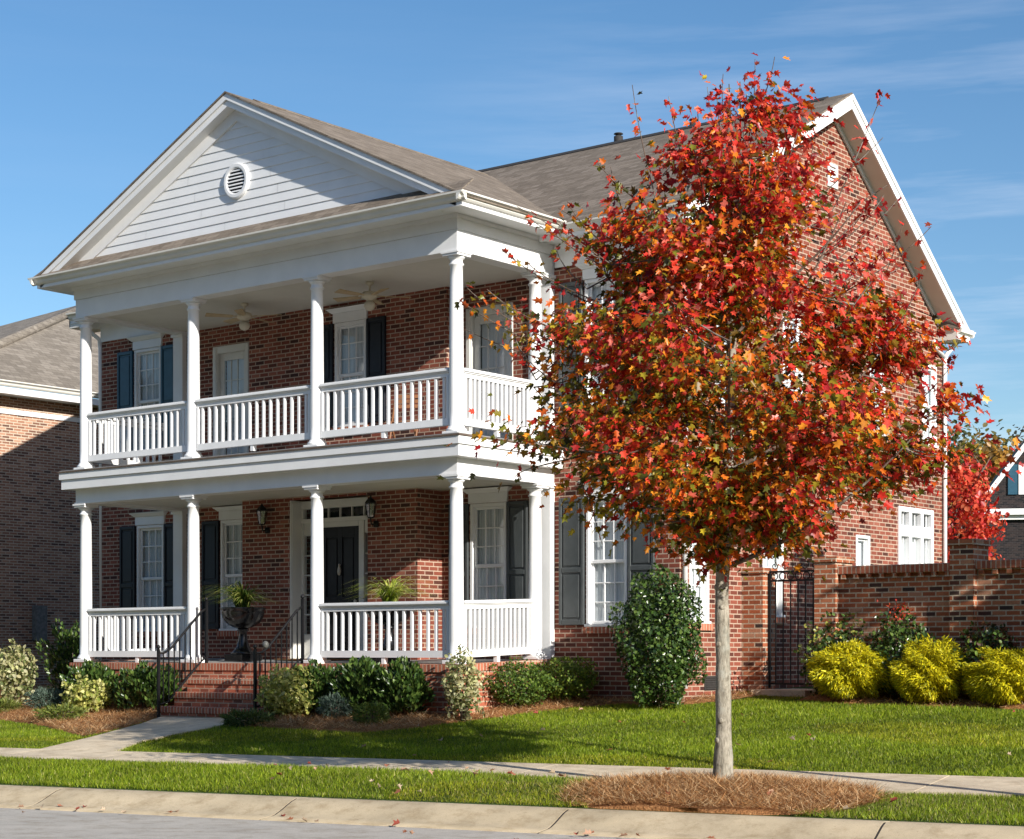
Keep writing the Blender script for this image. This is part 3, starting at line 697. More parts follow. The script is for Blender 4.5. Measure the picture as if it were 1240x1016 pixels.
for z, nm in ((2.80, 'lower'), (6.07, 'upper')):
    mb = MB(); mb.quad((EX0 + .2, YF, z), (EX1 - .2, YF, z), (EX1 - .2, .2, z), (EX0 + .2, .2, z)); mb.build('porch_ceiling', M['ceiling'], HOUSE)
# frieze above the upper beam and crown
skirt(6.342, 6.60, .022, 'frieze'); skirt(6.50, 6.56, .05, 'bed_moulding'); 
mb = MB()                                                            # soffit box
so = .45
for (a, b, c, d) in ((EX0 - so, EX1 + so, -so, 0.0), (EX1, EX1 + so, 0.0, YF - .46), (EX0 - so, EX0, 0.0, YF - .46)): mb.box(a, b, c, d, 6.562, 6.60)
mb.build('soffit', M['white'], HOUSE)
mb = MB()
for (a, b, c, d) in ((EX0 - so - .02, EX1 + so + .02, -so - .02, -so + .012), (EX1 + so - .012, EX1 + so + .02, -so + .012, YF - .47), (EX0 - so - .02, EX0 - so + .012, -so + .012, YF - .47)): mb.box(a, b, c, d, 6.53, 6.64)
mb.build('fascia', M['white'], HOUSE)
GP = [(0, .0), (-.028, .01), (-.05, .035), (-.058, .065), (-.075, .085), (-.10, .095), (-.115, .10), (-.118, .125), (-.105, .125), (-.095, .112), (-.01, .112), (0, .118)]
def gutter_x(x0, x1, y, z, sgn=-1):          # runs along X, projecting to -Y (sgn -1) or +Y
    mb = MB(); mb.prism([(y - sgn * p, z + q) for p, q in GP], x0, x1, 'X'); return mb.build('gutter', M['gutter'], HOUSE)
def gutter_y(y0, y1, x, z, sgn=1):
    mb = MB(); mb.prism([(x - sgn * p, z + q) for p, q in GP], y0, y1, 'Y'); return mb.build('gutter', M['gutter'], HOUSE)
gutter_x(EX0 - so - .13, EX1 + so + .13, -so - .022, 6.585); gutter_y(-so - .135, YF - .47, EX1 + so + .024, 6.589); gutter_y(-so - .135, YF - .47, EX0 - so - .024, 6.589, -1)
mb = MB()
for a, b in ((EX1 + so - .015, EX1 + so + .029), (EX0 - so - .029, EX0 - so + .015)): mb.box(a, b, 1.866, 1.882, 6.46, 6.66)
mb.build('fascia', M['white'], HOUSE)

# --- pediment
AX = -4.40; GZ = 9.07; SG = (GZ - 6.70) / (EX1 + so + .05 - AX); RY = -.47     # apex, rake plane
TY = -.235                                                              # tympanum plane
def gz(x, off=0): return GZ - SG * abs(x - AX) - off
mb = MB(); ex = .146; z = 6.93; k = 0
top = GZ - .36
while z < top:
    hw0 = (top - z) / SG; hw1 = max(0.0, (top - z - ex) / SG)
    joints = [AX - hw0, AX + hw0]
    # boards meet at a few butt joints
    js = sorted([AX + ((k * 1.37) % 2.9 - 1.4) + q for q in (-2.2, 1.1) if abs(((k * 1.37) % 2.9 - 1.4) + q) < hw1 - .2]) if k < 8 else []
    cuts = [None] + js + [None]
    for i in range(len(cuts) - 1):
        a0 = AX - hw0 if cuts[i] is None else cuts[i] + .003; a1 = AX - hw1 if cuts[i] is None else cuts[i] + .003
        b0 = AX + hw0 if cuts[i + 1] is None else cuts[i + 1] - .003; b1_ = AX + hw1 if cuts[i + 1] is None else cuts[i + 1] - .003
        mb.quad((a0, TY - .016, z), (b0, TY - .016, z), (b1_, TY - .003, z + ex), (a1, TY - .003, z + ex))
        mb.quad((a0, TY, z), (b0, TY, z), (b0, TY - .016, z), (a0, TY - .016, z))
    z += ex; k += 1
mb.quad((AX - 4.6, TY + .004, 6.6), (AX + 4.6, TY + .004, 6.6), (AX + .02, TY + .004, top), (AX - .02, TY + .004, top))
mb.build('lap_siding', M['white'], HOUSE)
def rake(mb, x_out, y0, y1, t0, t1):
    """bar following both slopes: between depths t0 and t1 under the roof line"""
    for s in (-1, 1):
        xe = AX + s * x_out
        p = [(AX, y0, gz(AX, t1)), (xe, y0, gz(xe, t1)), (xe, y1, gz(xe, t1)), (AX, y1, gz(AX, t1)), (AX, y0, gz(AX, t0)), (xe, y0, gz(xe, t0)), (xe, y1, gz(xe, t0)), (AX, y1, gz(AX, t0))]
        if s < 0: p = [p[1], p[0], p[3], p[2], p[5], p[4], p[7], p[6]]
        mb.hexa(p)
HW = EX1 + so - AX
mb = MB(); rake(mb, HW - .04, RY - .03, RY - .002, .035, .13); rake(mb, HW - .07, RY, RY + .03, .04, .23); mb.build('rake_board', M['white'], HOUSE)
mb = MB(); rake(mb, HW - .25, RY + .03, TY - .002, .20, .225); mb.build('rake_soffit', M['white'], HOUSE)
mb = MB(); rake(mb, HW - .5, TY - .045, TY - .012, .226, .42); mb.build('rake_frieze', M['white'], HOUSE)
# pent roof across the foot of the pediment
mb = MB(); mb.hexa([(EX0 - so - .06, -so - .1, 6.69), (EX1 + so + .06, -so - .1, 6.69), (EX1 + so + .06, TY, 6.93), (EX0 - so - .06, TY, 6.93), (EX0 - so - .06, -so - .1, 6.715), (EX1 + so + .06, -so - .1, 6.715), (EX1 + so + .06, TY, 6.955), (EX0 - so - .06, TY, 6.955)])
mb.build('pent_roof', M['roof'], HOUSE)
# round louvre
mb = MB(); n = 40; cz = 7.69; ro, ri = .285, .20
ring = []
for (r_, y_) in ((ro, TY), (ro, TY - .05), (ro - .02, TY - .062), (ri + .02, TY - .062), (ri, TY - .05), (ri, TY)):
    ring += [(AX + r_ * math.cos(2 * math.pi * k / n), y_, cz + 1.0 * r_ * math.sin(2 * math.pi * k / n)) for k in range(n)]
mb.add(ring, [(i * n + k, i * n + (k + 1) % n, (i + 1) * n + (k + 1) % n, (i + 1) * n + k) for i in range(5) for k in range(n)], False)
vent = mb.build('round_vent', M['white'], HOUSE)
mb = MB(); mb.poly([(AX + ri * math.cos(2 * math.pi * k / n), TY - .02, cz + ri * math.sin(2 * math.pi * k / n)) for k in range(n)][::-1]); 
mb.f[-1] = tuple(reversed(mb.f[-1])); mb.build('black_vent_disc', M['dark'], vent)  # black disc paints the darkness behind the slats
mb = MB()
for k in range(7):
    zz = cz - ri + .02 + k * .055; h = math.sqrt(max(0, ri ** 2 - (zz + .02 - cz) ** 2)) - .002
    mb.hexa([(AX - h, TY - .052, zz), (AX + h, TY - .052, zz), (AX + h, TY - .03, zz + .022), (AX - h, TY - .03, zz + .022), (AX - h, TY - .052, zz + .012), (AX + h, TY - .052, zz + .012), (AX + h, TY - .03, zz + .034), (AX - h, TY - .03, zz + .034)])
mb.build('louvre_slats', M['white'], vent)

# --- roofs
def slab(mb, p, t=.03):    # quad p (counter-clockwise from above) with thickness below
    mb.hexa([(a, b, c - t) for a, b, c in p] + list(p))
mb = MB()
g0 = HW + .10
yg = 6.3
for s in (-1, 1):
    xe = AX + s * g0
    q = [(AX, RY - .05, GZ), (xe, RY - .05, gz(xe)), (xe, yg, gz(xe)), (AX, yg, GZ)]
    if s > 0: q = [q[0], q[1], q[2], q[3]]
    else: q = [q[1], q[0], q[3], q[2]]
    slab(mb, q)
mb.build('porch_roof', M['roof'], HOUSE)
mb = MB(); mb.prism([(AX - .15, GZ - .15 * SG + .004), (AX + .15, GZ - .15 * SG + .004), (AX + .15, GZ - .15 * SG + .018), (AX, GZ + .02), (AX - .15, GZ - .15 * SG + .018)], .1, 5.9, 'Y'); mb.build('ridge_cap', M['roof'], HOUSE)
RX0, RX1 = XL - .42, XR + .40
mb = MB()
slab(mb, [(RX0, 1.84, 6.68 - .06 * SF), (RX1, 1.84, 6.68 - .06 * SF), (RX1, YRG, ZRG), (RX0, YRG, ZRG)])
slab(mb, [(RX0, YRG, ZRG), (RX1, YRG, ZRG), (RX1, YE + .06, 6.12 - .06 * SB), (RX0, YE + .06, 6.12 - .06 * SB)])
roof = mb.build('roof', M['roof'], HOUSE)
mb = MB(); mb.prism([(YRG - .15, ZRG - .15 * SF + .004), (YRG + .15, ZRG - .15 * SB + .004), (YRG + .15, ZRG - .15 * SB + .02), (YRG, ZRG + .022), (YRG - .15, ZRG - .15 * SF + .02)], RX0 + .3, RX1 - .45, 'X'); mb.build('ridge_cap', M['roof_edge'], roof)
for x, y, h, r in ((-2.2, 7.2, .24, .085), (-.55, 7.2, .20, .085)):
    mb = MB(); zb = ZRG - SB * (y - YRG) - .05; mb.lathe([(r * .8, zb), (r * .8, ZRG + h - .24), (r, ZRG + h - .22), (r, ZRG + h - .06), (r * .75, ZRG + h - .05)], x, y, 14); mb.lathe([(r * .6, ZRG + h - .05), (r * .6, ZRG + h - .02), (r * 1.05, ZRG + h - .015), (r * .9, ZRG + h)], x, y, 14); mb.build('roof_vent', M['roof_edge'], roof)
# rake boards, soffits of the side gables
def rk(y, off):
    return (ZRG - SF * (YRG - y) if y <= YRG else ZRG - SB * (y - YRG)) - off
for X, s in ((RX1, 1), (RX0, -1)):
    mb = MB()
    for (ya, yb_) in ((1.9, YRG), (YRG, YE)):
        for (o0, o1, t0, t1) in ((-.03, .0, .035, .27), (.0, .022, .03, .12)):
            xa, xb = sorted((X + s * o0, X + s * o1))
            mb.hexa([(xa, ya, rk(ya, t1)), (xb, ya, rk(ya, t1)), (xb, yb_, rk(yb_, t1)), (xa, yb_, rk(yb_, t1)), (xa, ya, rk(ya, t0)), (xb, ya, rk(ya, t0)), (xb, yb_, rk(yb_, t0)), (xa, yb_, rk(yb_, t0))])
    mb.build('rake_board', M['white'], HOUSE)
    mb = MB(); xw = XR if s > 0 else XL; xa, xb = sorted((X - s * .03, xw + s * .002))
    for (ya, yb_) in ((2.0, YRG), (YRG, YE - .12)):
        mb.hexa([(xa, ya, rk(ya, .235)), (xb, ya, rk(ya, .235)), (xb, yb_, rk(yb_, .235)), (xa, yb_, rk(yb_, .235)), (xa, ya, rk(ya, .21)), (xb, ya, rk(ya, .21)), (xb, yb_, rk(yb_, .21)), (xa, yb_, rk(yb_, .21))])
    mb.build('rake_soffit', M['ceiling'], HOUSE)
    mb = MB(); xa, xb = sorted((xw + s * .002, xw + s * .03))
    for (ya, yb_) in ((YF, YRG), (YRG, YB)):
        mb.hexa([(xa, ya, rk(ya, .33)), (xb, ya, rk(ya, .33)), (xb, yb_, rk(yb_, .33)), (xa, yb_, rk(yb_, .33)), (xa, ya, rk(ya, .237)), (xb, ya, rk(ya, .237)), (xb, yb_, rk(yb_, .237)), (xa, yb_, rk(yb_, .237))])
    mb.build('rake_frieze', M['white'], HOUSE)
    # boxed eave returns
    for (ya, yb_, z_) in ((1.9, 2.5, 6.42), (11.0, YE - .01, 5.93)):
        mb = MB(); xa, xb = sorted((xw + s * .002, X - s * .005)); mb.box(xa, xb, ya, yb_, z_ - .03, z_ + .16); mb.build('eave_return', M['cream'], HOUSE)
        xa, xb = sorted((xw + s * .002, X + s * .05)); mb = MB(); mb.hexa([(xa, ya - .05, z_ + .16), (xb, ya - .05, z_ + .16), (xb, yb_ + .05, z_ + .16), (xa, yb_ + .05, z_ + .16), (xa + (.0 if s > 0 else .3), ya, z_ + .30), (xb - (.3 if s > 0 else 0), ya, z_ + .30), (xb - (.3 if s > 0 else 0), yb_, z_ + .30), (xa + (.0 if s > 0 else .3), yb_, z_ + .30)]); mb.build('return_roof', M['roof'], HOUSE)
# main eaves
for (a, b) in ((EX1 + so + .03, RX1 - .06), (RX0 + .06, EX0 - so - .03)):
    mb = MB(); a2, b2 = (EX1 + .055, b) if a > 0 else (a, EX0 - .055)
    mb.box(a2, b2, 1.901, YF, 6.50, 6.53); mb.box(a2, b2, 1.885, 1.9, 6.47, 6.63); mb.build('soffit', M['white'], HOUSE)
    gutter_x(a - .0, b + .0, 1.884, 6.53)
for (a, b) in ((EX1 + .03, XR + .003), (XL - .003, EX0 - .03)):
    mb = MB(); mb.box(a, b, YF - .03, YF - .002, 6.14, 6.498); mb.box(a, b, YF - .06, YF - .031, 6.42, 6.498); mb.build('frieze', M['white'], HOUSE)
mb = MB(); mb.box(RX0 + .06, RX1 - .06, YB, YE, 5.95, 5.98); mb.box(RX0 + .06, RX1 - .06, YE, YE + .015, 5.93, 6.09); mb.build('soffit', M['white'], HOUSE)
gutter_x(RX0 + .02, RX1 + .06, YE + .016, 5.98, 1)
mb = MB(); mb.prism([(XR + .5 - 0 * p, 0) for p, q in GP[:0]] or [(RX1 + .0, 6.11), (RX1 + .0, 6.0), (RX1 + .06, 6.03), (RX1 + .075, 6.11)], 11.02, YE + .02, 'Y'); mb.build('gutter_end', M['gutter'], HOUSE)
# downspouts
def downspout(pts, r=.042):
    mb = MB(); mb.tube(pts, r, 8); return mb.build('downspout', M['white'], HOUSE)
xx = XR + .05
downspout([(xx, 1.85, 6.55), (xx, 1.9, 6.42), (xx, 2.38, 6.15), (xx, 2.42, 6.0), (xx, 2.42, -.4)])
downspout([(xx + .1, YE - .03, 6.0), (xx + .08, YE - .06, 5.88), (xx, YB + .05, 5.68), (xx, YB - .02, 5.56), (xx, YB - .02, -.3)])
mb = MB(); mb.tube([(xx, 10.72, 5.88), (xx, 10.76, 5.78), (xx, YB - .04, 5.62)], .038, 8); mb.build('downspout', M['white'], HOUSE)
downspout([(XL - .02, 1.87, 6.55), (XL - .04, 1.93, 6.4), (XL - .05, 2.33, 6.2), (XL - .05, 2.36, 6.0), (XL - .05, 2.4, -.6)])
# --- railings
def dup(o, parent, loc):
    c = o.copy(); COL.objects.link(c); c.parent = parent; c.location = loc; return c
def railing(p0, p1, z0, z1, first, nb=None, feet=True):
    """from p0 to p1 (xy), z0/z1 = floor height at each end; bottom rail, sub rail, cap rail and square pickets"""
    (xa, ya), (xb, yb_) = p0, p1; alongx = abs(xb - xa) > abs(yb_ - ya)
    Ln = abs(xb - xa) if alongx else abs(yb_ - ya)
    def seg(mb, w, h0, h1, a=0, b=0, bev=None):
        if alongx:
            x0, x1 = min(xa, xb) + a, max(xa, xb) - b
            za, zb = (z0, z1) if xa < xb else (z1, z0)
            mb.hexa([(x0, ya - w, za + h0), (x1, ya - w, zb + h0), (x1, ya + w, zb + h0), (x0, ya + w, za + h0), (x0, ya - w, za + h1), (x1, ya - w, zb + h1), (x1, ya + w, zb + h1), (x0, ya + w, za + h1)])
        else:
            y0, y1 = ya + a, yb_ - b
            mb.hexa([(xa - w, y0, z0 + h0), (xa + w, y0, z0 + h0), (xa + w, y1, z1 + h0), (xa - w, y1, z1 + h0), (xa - w, y0, z0 + h1), (xa + w, y0, z0 + h1), (xa + w, y1, z1 + h1), (xa - w, y1, z1 + h1)])
    mb = MB()
    seg(mb, .045, .095, .20); seg(mb, .03, .81, .875, .005, .005); seg(mb, .05, .876, .895, -.0, -.0); seg(mb, .072, .896, .918); seg(mb, .06, .919, .942); 
    if feet:
        cx, cy = (xa + xb) / 2, (ya + yb_) / 2; zc = (z0 + z1) / 2; mb.box(cx - .035, cx + .035, cy - .035, cy + .035, zc, zc + .094)
    # end half posts
    if alongx:
        for x in (min(xa, xb), max(xa, xb) - .045): mb.box(x, x + .045, ya - .0449, ya + .0449, (z0 + z1) / 2 + .201, (z0 + z1) / 2 + .809)
    else:
        for y, zz in ((ya, z0), (yb_ - .045, z1)): mb.box(xa - .0449, xa + .0449, y, y + .045, zz + .203, zz + .807)
    rl = mb.build('railing', M['white'], HOUSE)
    n = nb or round(Ln / .148)
    for k in range(n):
        t = (k + .75) / (n + .5)
        x, y, z = xa + (xb - xa) * t, ya + (yb_ - ya) * t, z0 + (z1 - z0) * t
        if first[0] is None:
            b = MB(); b.bbox(-.022, .022, -.022, .022, .201, .809, .004); o = b.build('baluster', M['white'], rl, origin=(0, 0, 0)); first[0] = o
            base = world_loc(HOUSE); o.location = (x - base[0], y - base[1], z - base[2])
        else:
            base = world_loc(HOUSE); dup(first[0], rl, (x - base[0], y - base[1], z - base[2]))
    return rl
first = [None]
zf = tilt(CY)
pairs = [(0, 1), (1, 2), (2, 3)]
for i, j in ((0, 1), (2, 3)): railing((CXS[i] + .115, CY), (CXS[j] - .115, CY), zf, zf, first, 16)
railing((CXS[3], CY + .115), (CXS[3], 1.9), tilt(CY), tilt(1.9), first, 15)
for i, j in pairs: railing((CXS[i] + .115, CY), (CXS[j] - .115, CY), 3.4, 3.4, first, 16)
railing((CXS[3], CY + .115), (CXS[3], 1.9), 3.4, 3.4, first, 15)
# the west end rails are built whole: seen only through the front pickets
for z0, z1 in ((tilt(CY), tilt(1.9)), (3.4, 3.4)):
    mb = MB(); x = CXS[0]; a, b = CY + .115, 1.9
    for w, h0, h1 in ((.045, .095, .20), (.03, .81, .875), (.072, .88, .94)): mb.hexa([(x - w, a, z0 + h0), (x + w, a, z0 + h0), (x + w, b, z1 + h0), (x - w, b, z1 + h0), (x - w, a, z0 + h1), (x + w, a, z0 + h1), (x + w, b, z1 + h1), (x - w, b, z1 + h1)])
    for k in range(11):
        y = a + (b - a) * (k + .5) / 11; z = z0 + (z1 - z0) * (k + .5) / 11; mb.box(x - .022, x + .022, y - .022, y + .022, z + .2, z + .81)
    mb.build('end_railing', M['white'], HOUSE)
# ------------------------------------------------------------------ things on the porch
def ceiling_fan(x, y, zc, rot, label):
    f = thing('ceiling_fan', label, 'ceiling fan', (x, y, zc), 'ceiling fans of the upper porch')
    mb = MB(); mb.lathe([(.06, zc), (.07, zc - .03), (.03, zc - .06), (.014, zc - .07), (.014, zc - .16)], x, y, 16); mb.build('downrod', M['fan'], f)
    mb = MB(); mb.lathe([(.03, zc - .15), (.11, zc - .17), (.13, zc - .21), (.12, zc - .26), (.06, zc - .29), (.05, zc - .31)], x, y, 20); mb.build('motor', M['fan'], f)
    mb = MB(); mb.lathe([(.045, zc - .31), (.085, zc - .34), (.095, zc - .39), (.07, zc - .44), (.02, zc - .465)], x, y, 18); mb.build('globe', M['fan'], f)
    for k in range(5):
        a = rot + k * 2 * math.pi / 5; c, s = math.cos(a), math.sin(a); z = zc - .235
        def q(r, w, dz=0): return (x + r * c - w * s, y + r * s + w * c, z + dz)
        mb = MB(); mb.hexa([q(.1, -.015), q(.24, -.02), q(.24, .02), q(.1, .015), q(.1, -.015, .012), q(.24, -.02, .012), q(.24, .02, .012), q(.1, .015, .012)])
        mb.hexa([q(.2, -.05, -.012), q(.66, -.07, -.018), q(.66, .07, .012), q(.2, .05, .006), q(.2, -.05, 0), q(.66, -.07, -.006), q(.66, .07, .024), q(.2, .05, .018)])
        mb.build('blade', M['fan_blade'], f)
ceiling_fan(-5.62, 1.05, 6.07, .35, 'pale five-blade ceiling fan above the white-framed door end of the upper porch')
ceiling_fan(-2.72, 1.05, 6.07, .8, 'pale five-blade ceiling fan over the hooded window and wooden chair upstairs')
def lantern(x, label):
    f = thing('wall_lantern', label, 'lantern', (x, 1.75, 2.35), 'lanterns flanking the front door')
    y = 1.75 - .14; z = 2.36
    mb = MB(); mb.lathe([(.045, z - .02), (.06, z), (.095, z + .22), (.10, z + .235), (.06, z + .29), (.02, z + .32), (.012, z + .35)], x, y, 6, False); 
    mb.f = mb.f[:0] + [f_ for i, f_ in enumerate(mb.f) if not (6 <= i < 12)]; mb.sm = [False] * len(mb.f)
    fr = mb.build('lantern_cage', M['iron'], f)
    mb = MB(); mb.lathe([(.056, z + .002), (.09, z + .215)], x, y, 6, False); mb.build('glass', M['lamp_glass'], f)
    mb = MB()
    for k in range(6):
        t = 2 * math.pi * k / 6; mb.tube([(x + .06 * math.cos(t), y + .06 * math.sin(t), z), (x + .095 * math.cos(t), y + .095 * math.sin(t), z + .22)], .006, 5)
    mb.build('glazing_bars', M['iron'], f)
    mb = MB(); mb.lathe([(.014, z), (.014, z + .12)], x, y, 8); mb.build('candle', M['white'], f)
    mb = MB(); mb.tube([(x, 1.748, z - .1), (x, y + .02, z - .12), (x, y, z - .06), (x, y, z - .02)], .012, 8); mb.lathe([(.05, z - .16), (.052, z - .06)], x, 1.745, 12); mb.build('bracket', M['iron'], f)
lantern(-5.78, 'black wall lantern between the tall window and the front door')
lantern(-3.22, 'black wall lantern on the brick above the sunlit potted grass')

def urn(x, y, s, label):
    z0 = float(tilt(y)); f = thing('urn_planter', label, 'urn', (x, y, z0), 'black urns on the lower porch')
    mb = MB(); mb.bbox(x - .20 * s, x + .20 * s, y - .20 * s, y + .20 * s, z0, z0 + .10 * s, .01); mb.build('plinth', M['urn'], f)
    mb = MB(); mb.lathe([(r * s, z0 + z * s) for r, z in ((.19, .10), (.185, .13), (.15, .16), (.10, .22), (.075, .30), (.06, .40), (.058, .44), (.085, .455), (.088, .475), (.07, .49))], x, y, 28); mb.build('stem', M['urn'], f)
    n = 48; prof = [(.07, .485), (.16, .52), (.25, .58), (.30, .66), (.315, .73), (.32, .76), (.345, .785), (.35, .80), (.33, .81), (.30, .79)]
    mb = MB(); vs = []
    for i, (r, z) in enumerate(prof):
        for k in range(n):
            t = 2 * math.pi * k / n; fl = 1 + (.025 * math.cos(24 * t) if 0 < i < 5 else 0); vs.append((x + r * s * fl * math.cos(t), y + r * s * fl * math.sin(t), z0 + z * s))
    mb.add(vs, [(i * n + k, i * n + (k + 1) % n, (i + 1) * n + (k + 1) % n, (i + 1) * n + k) for i in range(len(prof) - 1) for k in range(n)], True)
    mb.f.append(tuple(range(len(prof) * n - n, len(prof) * n))); mb.sm.append(False)
    mb.build('bowl', M['urn'], f)
    return z0 + .80 * s
def potted_grass(x, y, z, n, ln, cols, label, seed, wind=(0, 0)):
    f = thing('potted_grass', label, 'plant', (x, y, z), 'striped grass plants in the urns')
    r = np.random.default_rng(seed); mb_v = []; tint = []
    K = 6; P = []; c = pal(n, cols, None, .15, r)
    vs = np.zeros((n, K * 2, 3)); 
    for i in range(n):
        a = r.uniform(0, 2 * math.pi); l = ln * r.uniform(.6, 1.1); up = r.uniform(.55, 1.25); w = r.uniform(.008, .014)
        d = np.array([math.cos(a), math.sin(a), 0]); d[:2] += wind; b = np.array([x, y, z]) + d * r.uniform(.0, .12); sd = np.array([-math.sin(a), math.cos(a), 0])
        for k in range(K):
            t = k / (K - 1); p = b + d * l * (.9 * t * t * (1.15 - .4 * up) + .15 * t) + np.array([0, 0, l * (1.05 * up * t - (.60 * up + .22) * t * t)])
            ww = w * (1 - t ** 3); vs[i, 2 * k] = p - sd * ww; vs[i, 2 * k + 1] = p + sd * ww
    me = bpy.data.meshes.new('leaf_blades'); o0 = np.array([x, y, z])
    fs = [(i * 2 * K + 2 * k, i * 2 * K + 2 * k + 1, i * 2 * K + 2 * k + 3, i * 2 * K + 2 * k + 2) for i in range(n) for k in range(K - 1)]
    me.from_pydata((vs.reshape(-1, 3) - o0).tolist(), [], fs)
    at = me.attributes.new('tint', 'FLOAT_COLOR', 'POINT'); cc = np.ones((n, 2 * K, 4)); cc[:, :, :3] = c[:, None]; at.data.foreach_set('color', cc.ravel())
    me.materials.append(M['matt_leaf']); link('foliage', me, f)
zt = urn(-5.55, .95, 1.12, 'black fluted pedestal urn at the top of the steps')
potted_grass(-5.55, .95, zt, 230, 1.0, [(.10, .17, .03), (.20, .27, .05), (.42, .42, .12), (.06, .12, .02)], 'arching green grass plant in the urn by the steps', 3, (-.1, -.1))
zt = urn(-2.20, .95, 1.15, 'black urn mostly hidden behind the lower porch railing')
potted_grass(-2.20, .95, zt, 230, .95, [(.40, .46, .06), (.52, .55, .12), (.25, .35, .04), (.55, .58, .22)], 'sunlit yellow green grass plant showing above the porch railing', 4)
o = MB().bbox(-4.85, -3.75, 1.0, 1.65, float(tilt(1.3)), float(tilt(1.3)) + .03, .008).build('doormat', M['mat'], None, origin=(-4.3, 1.3, 0)); tag(o, 'brown coir doormat lying at the black front door', 'doormat')
M['lamp_glass_grey'] = plain('frosted_grey', (.12, .12, .11), .5, .2, 10)
# wooden folding chair upstairs
def folding_chair(x, y, z, a):
    f = thing('folding_chair', 'brown wooden folding chair behind the upper porch railing', 'chair', (x, y, z)); c, s = math.cos(a), math.sin(a)
    g = lambda u, v, h: (x + u * c - v * s, y + u * s + v * c, z + h)
    mb = MB(g)
    for k in range(6): mb.bbox(-.22, .22, -.2 + k * .07, -.145 + k * .07, .43, .45, .004)
    mb.build('seat', M['wood'], f)
    for sx in (-.21, .21):
        mb = MB(g); mb.tube([(sx, -.24, 0), (sx, .0, .44), (sx, .26, .92)], .018, 6); mb.build('leg', M['wood'], f)
        mb = MB(g); mb.tube([(sx * .85, .26, 0), (sx * .85, -.22, .44)], .018, 6); mb.build('leg', M['wood'], f)
    mb = MB(g)
    for k in range(3): mb.hexa([(-.21, .16 + k * .05, .7 + k * .085), (.21, .16 + k * .05, .7 + k * .085), (.21, .18 + k * .05, .7 + k * .085), (-.21, .18 + k * .05, .7 + k * .085), (-.21, .19 + k * .05, .76 + k * .085), (.21, .19 + k * .05, .76 + k * .085), (.21, .21 + k * .05, .76 + k * .085), (-.21, .21 + k * .05, .76 + k * .085)])
    mb.build('backrest', M['wood'], f)
folding_chair(-2.1, 1.2, 3.335, .5)
# iron handrails of the steps
def handrail(x, label, ball=False):
    f = thing('iron_handrail', label, 'handrail', (x, -.95, -.95), 'iron handrails of the front steps')
    b0, t0 = (-1.0, .13), (.02, .86)
    mb = MB(); zg = float(T(x, -1.0)); mb.box(x - .02, x + .02, -1.02, -.98, zg - .05, .19); mb.lathe([(.012, .19), (.03, .21), (.032, .235), (.012, .26)], x, -1.0, 10); mb.build('newel', M['iron'], f)
    mb = MB(); mb.box(x - .02, x + .02, .0, .04, tilt(0), .98); mb.lathe([(.012, .98), (.03, 1.0), (.032, 1.025), (.012, 1.05)], x, .02, 10); mb.build('newel', M['iron'], f)
    mb = MB(); mb.tube([(x, -1.0, .12), (x, -.86, .14), (x, -.72, .22), (x, -.1, .80), (x, .02, .86)], .02, 8); mb.tube([(x, -1.0, .02 - .72), (x, -.8, -.66), (x, -.08, .0), (x, .02, .06)], .014, 6); mb.build('rail', M['iron'], f)
    for k in range(8):
        y = -.9 + k * .115; zt_ = np.interp(y, [-1, -.86, -.72, -.1, .02], [.12, .14, .22, .80, .86]); zb = np.interp(y, [-1, -.8, -.08, .02], [-.7, -.66, 0, .06])
        mb = MB(); mb.box(x - .008, x + .008, y - .008, y + .008, zb, zt_); mb.build('baluster', M['iron'], f)
    if ball:
        mb = MB(); mb.lathe([(.012, .20), (.04, .22), (.052, .258), (.04, .296), (.012, .315)], x, -.78, 12); mb.build('pale_finial', M['lamp_glass_grey'], f)
handrail(-5.43, 'black iron handrail on the urn side of the steps')
handrail(-3.2, 'black iron handrail rising behind the yellow variegated shrub', True)

# ------------------------------------------------------------------ garden wall and gate
WY = 4.15
GW = thing('garden_wall', 'weathered red brick garden wall with corbelled cap beside the iron gate', 'wall', (6, WY, -.5))
def pier(x0, x1, z1, y0=WY - .12, y1=WY + .4):
    mb = MB(); mb.box(x0, x1, y0, y1, -1, z1 - .09); 
    p = mb.build('pier', M['old_brick'], GW)
    mb = MB(); mb.bbox(x0 - .03, x1 + .03, y0 - .03, y1 + .03, z1 - .088, z1, .01); mb.build('cap', M['old_brick'], p)
pier(XR + .003, 2.72, 1.45, WY - .05, WY + .32); pier(3.66, 4.02, 1.58); pier(5.86, 6.22, 1.76); pier(8.1, 8.46, 1.78); pier(10.4, 10.76, 1.8)
for k, (a, b) in enumerate(((4.02, 5.86), (6.22, 8.1), (8.46, 10.4), (10.76, 16))):
    zt_ = 1.43 + .02 * (k > 0)
    mb = MB(); mb.box(a, b, WY, WY + .22, -1, zt_ - .2); mb.build('wall_panel', M['old_brick'], GW)
    mb = MB(); x = a + .05
    while x < b - .08: mb.bbox(x, x + .075, WY - .055, WY + .24, zt_ - .2, zt_ - .125, .005); x += .21
    mb.box(a, b, WY + .012, WY + .2, zt_ - .2, zt_ - .125); mb.build('corbel_course', M['old_brick'], GW)
    mb = MB(); mb.bbox(a, b, WY - .065, WY + .25, zt_ - .124, zt_, .01); mb.build('cap', M['rowlock'], GW)
gt = thing('iron_gate', 'black wrought iron garden gate with ring frieze between brick piers', 'gate', (3.2, WY + .1, -.4))
g0, g1, gy = 2.74, 3.64, WY + .1; zb, zt_ = float(T(3.2, gy)) + .08, 1.40
mb = MB()
for x in (g0, g1 - .03): mb.box(x, x + .03, gy - .015, gy + .015, zb, zt_)
for z in (zb + .05, zt_ - .17, zt_ - .03): mb.box(g0 + .03, g1 - .03, gy - .014, gy + .014, z, z + .03)
mb.build('gate_frame', M['iron'], gt)
mb = MB()
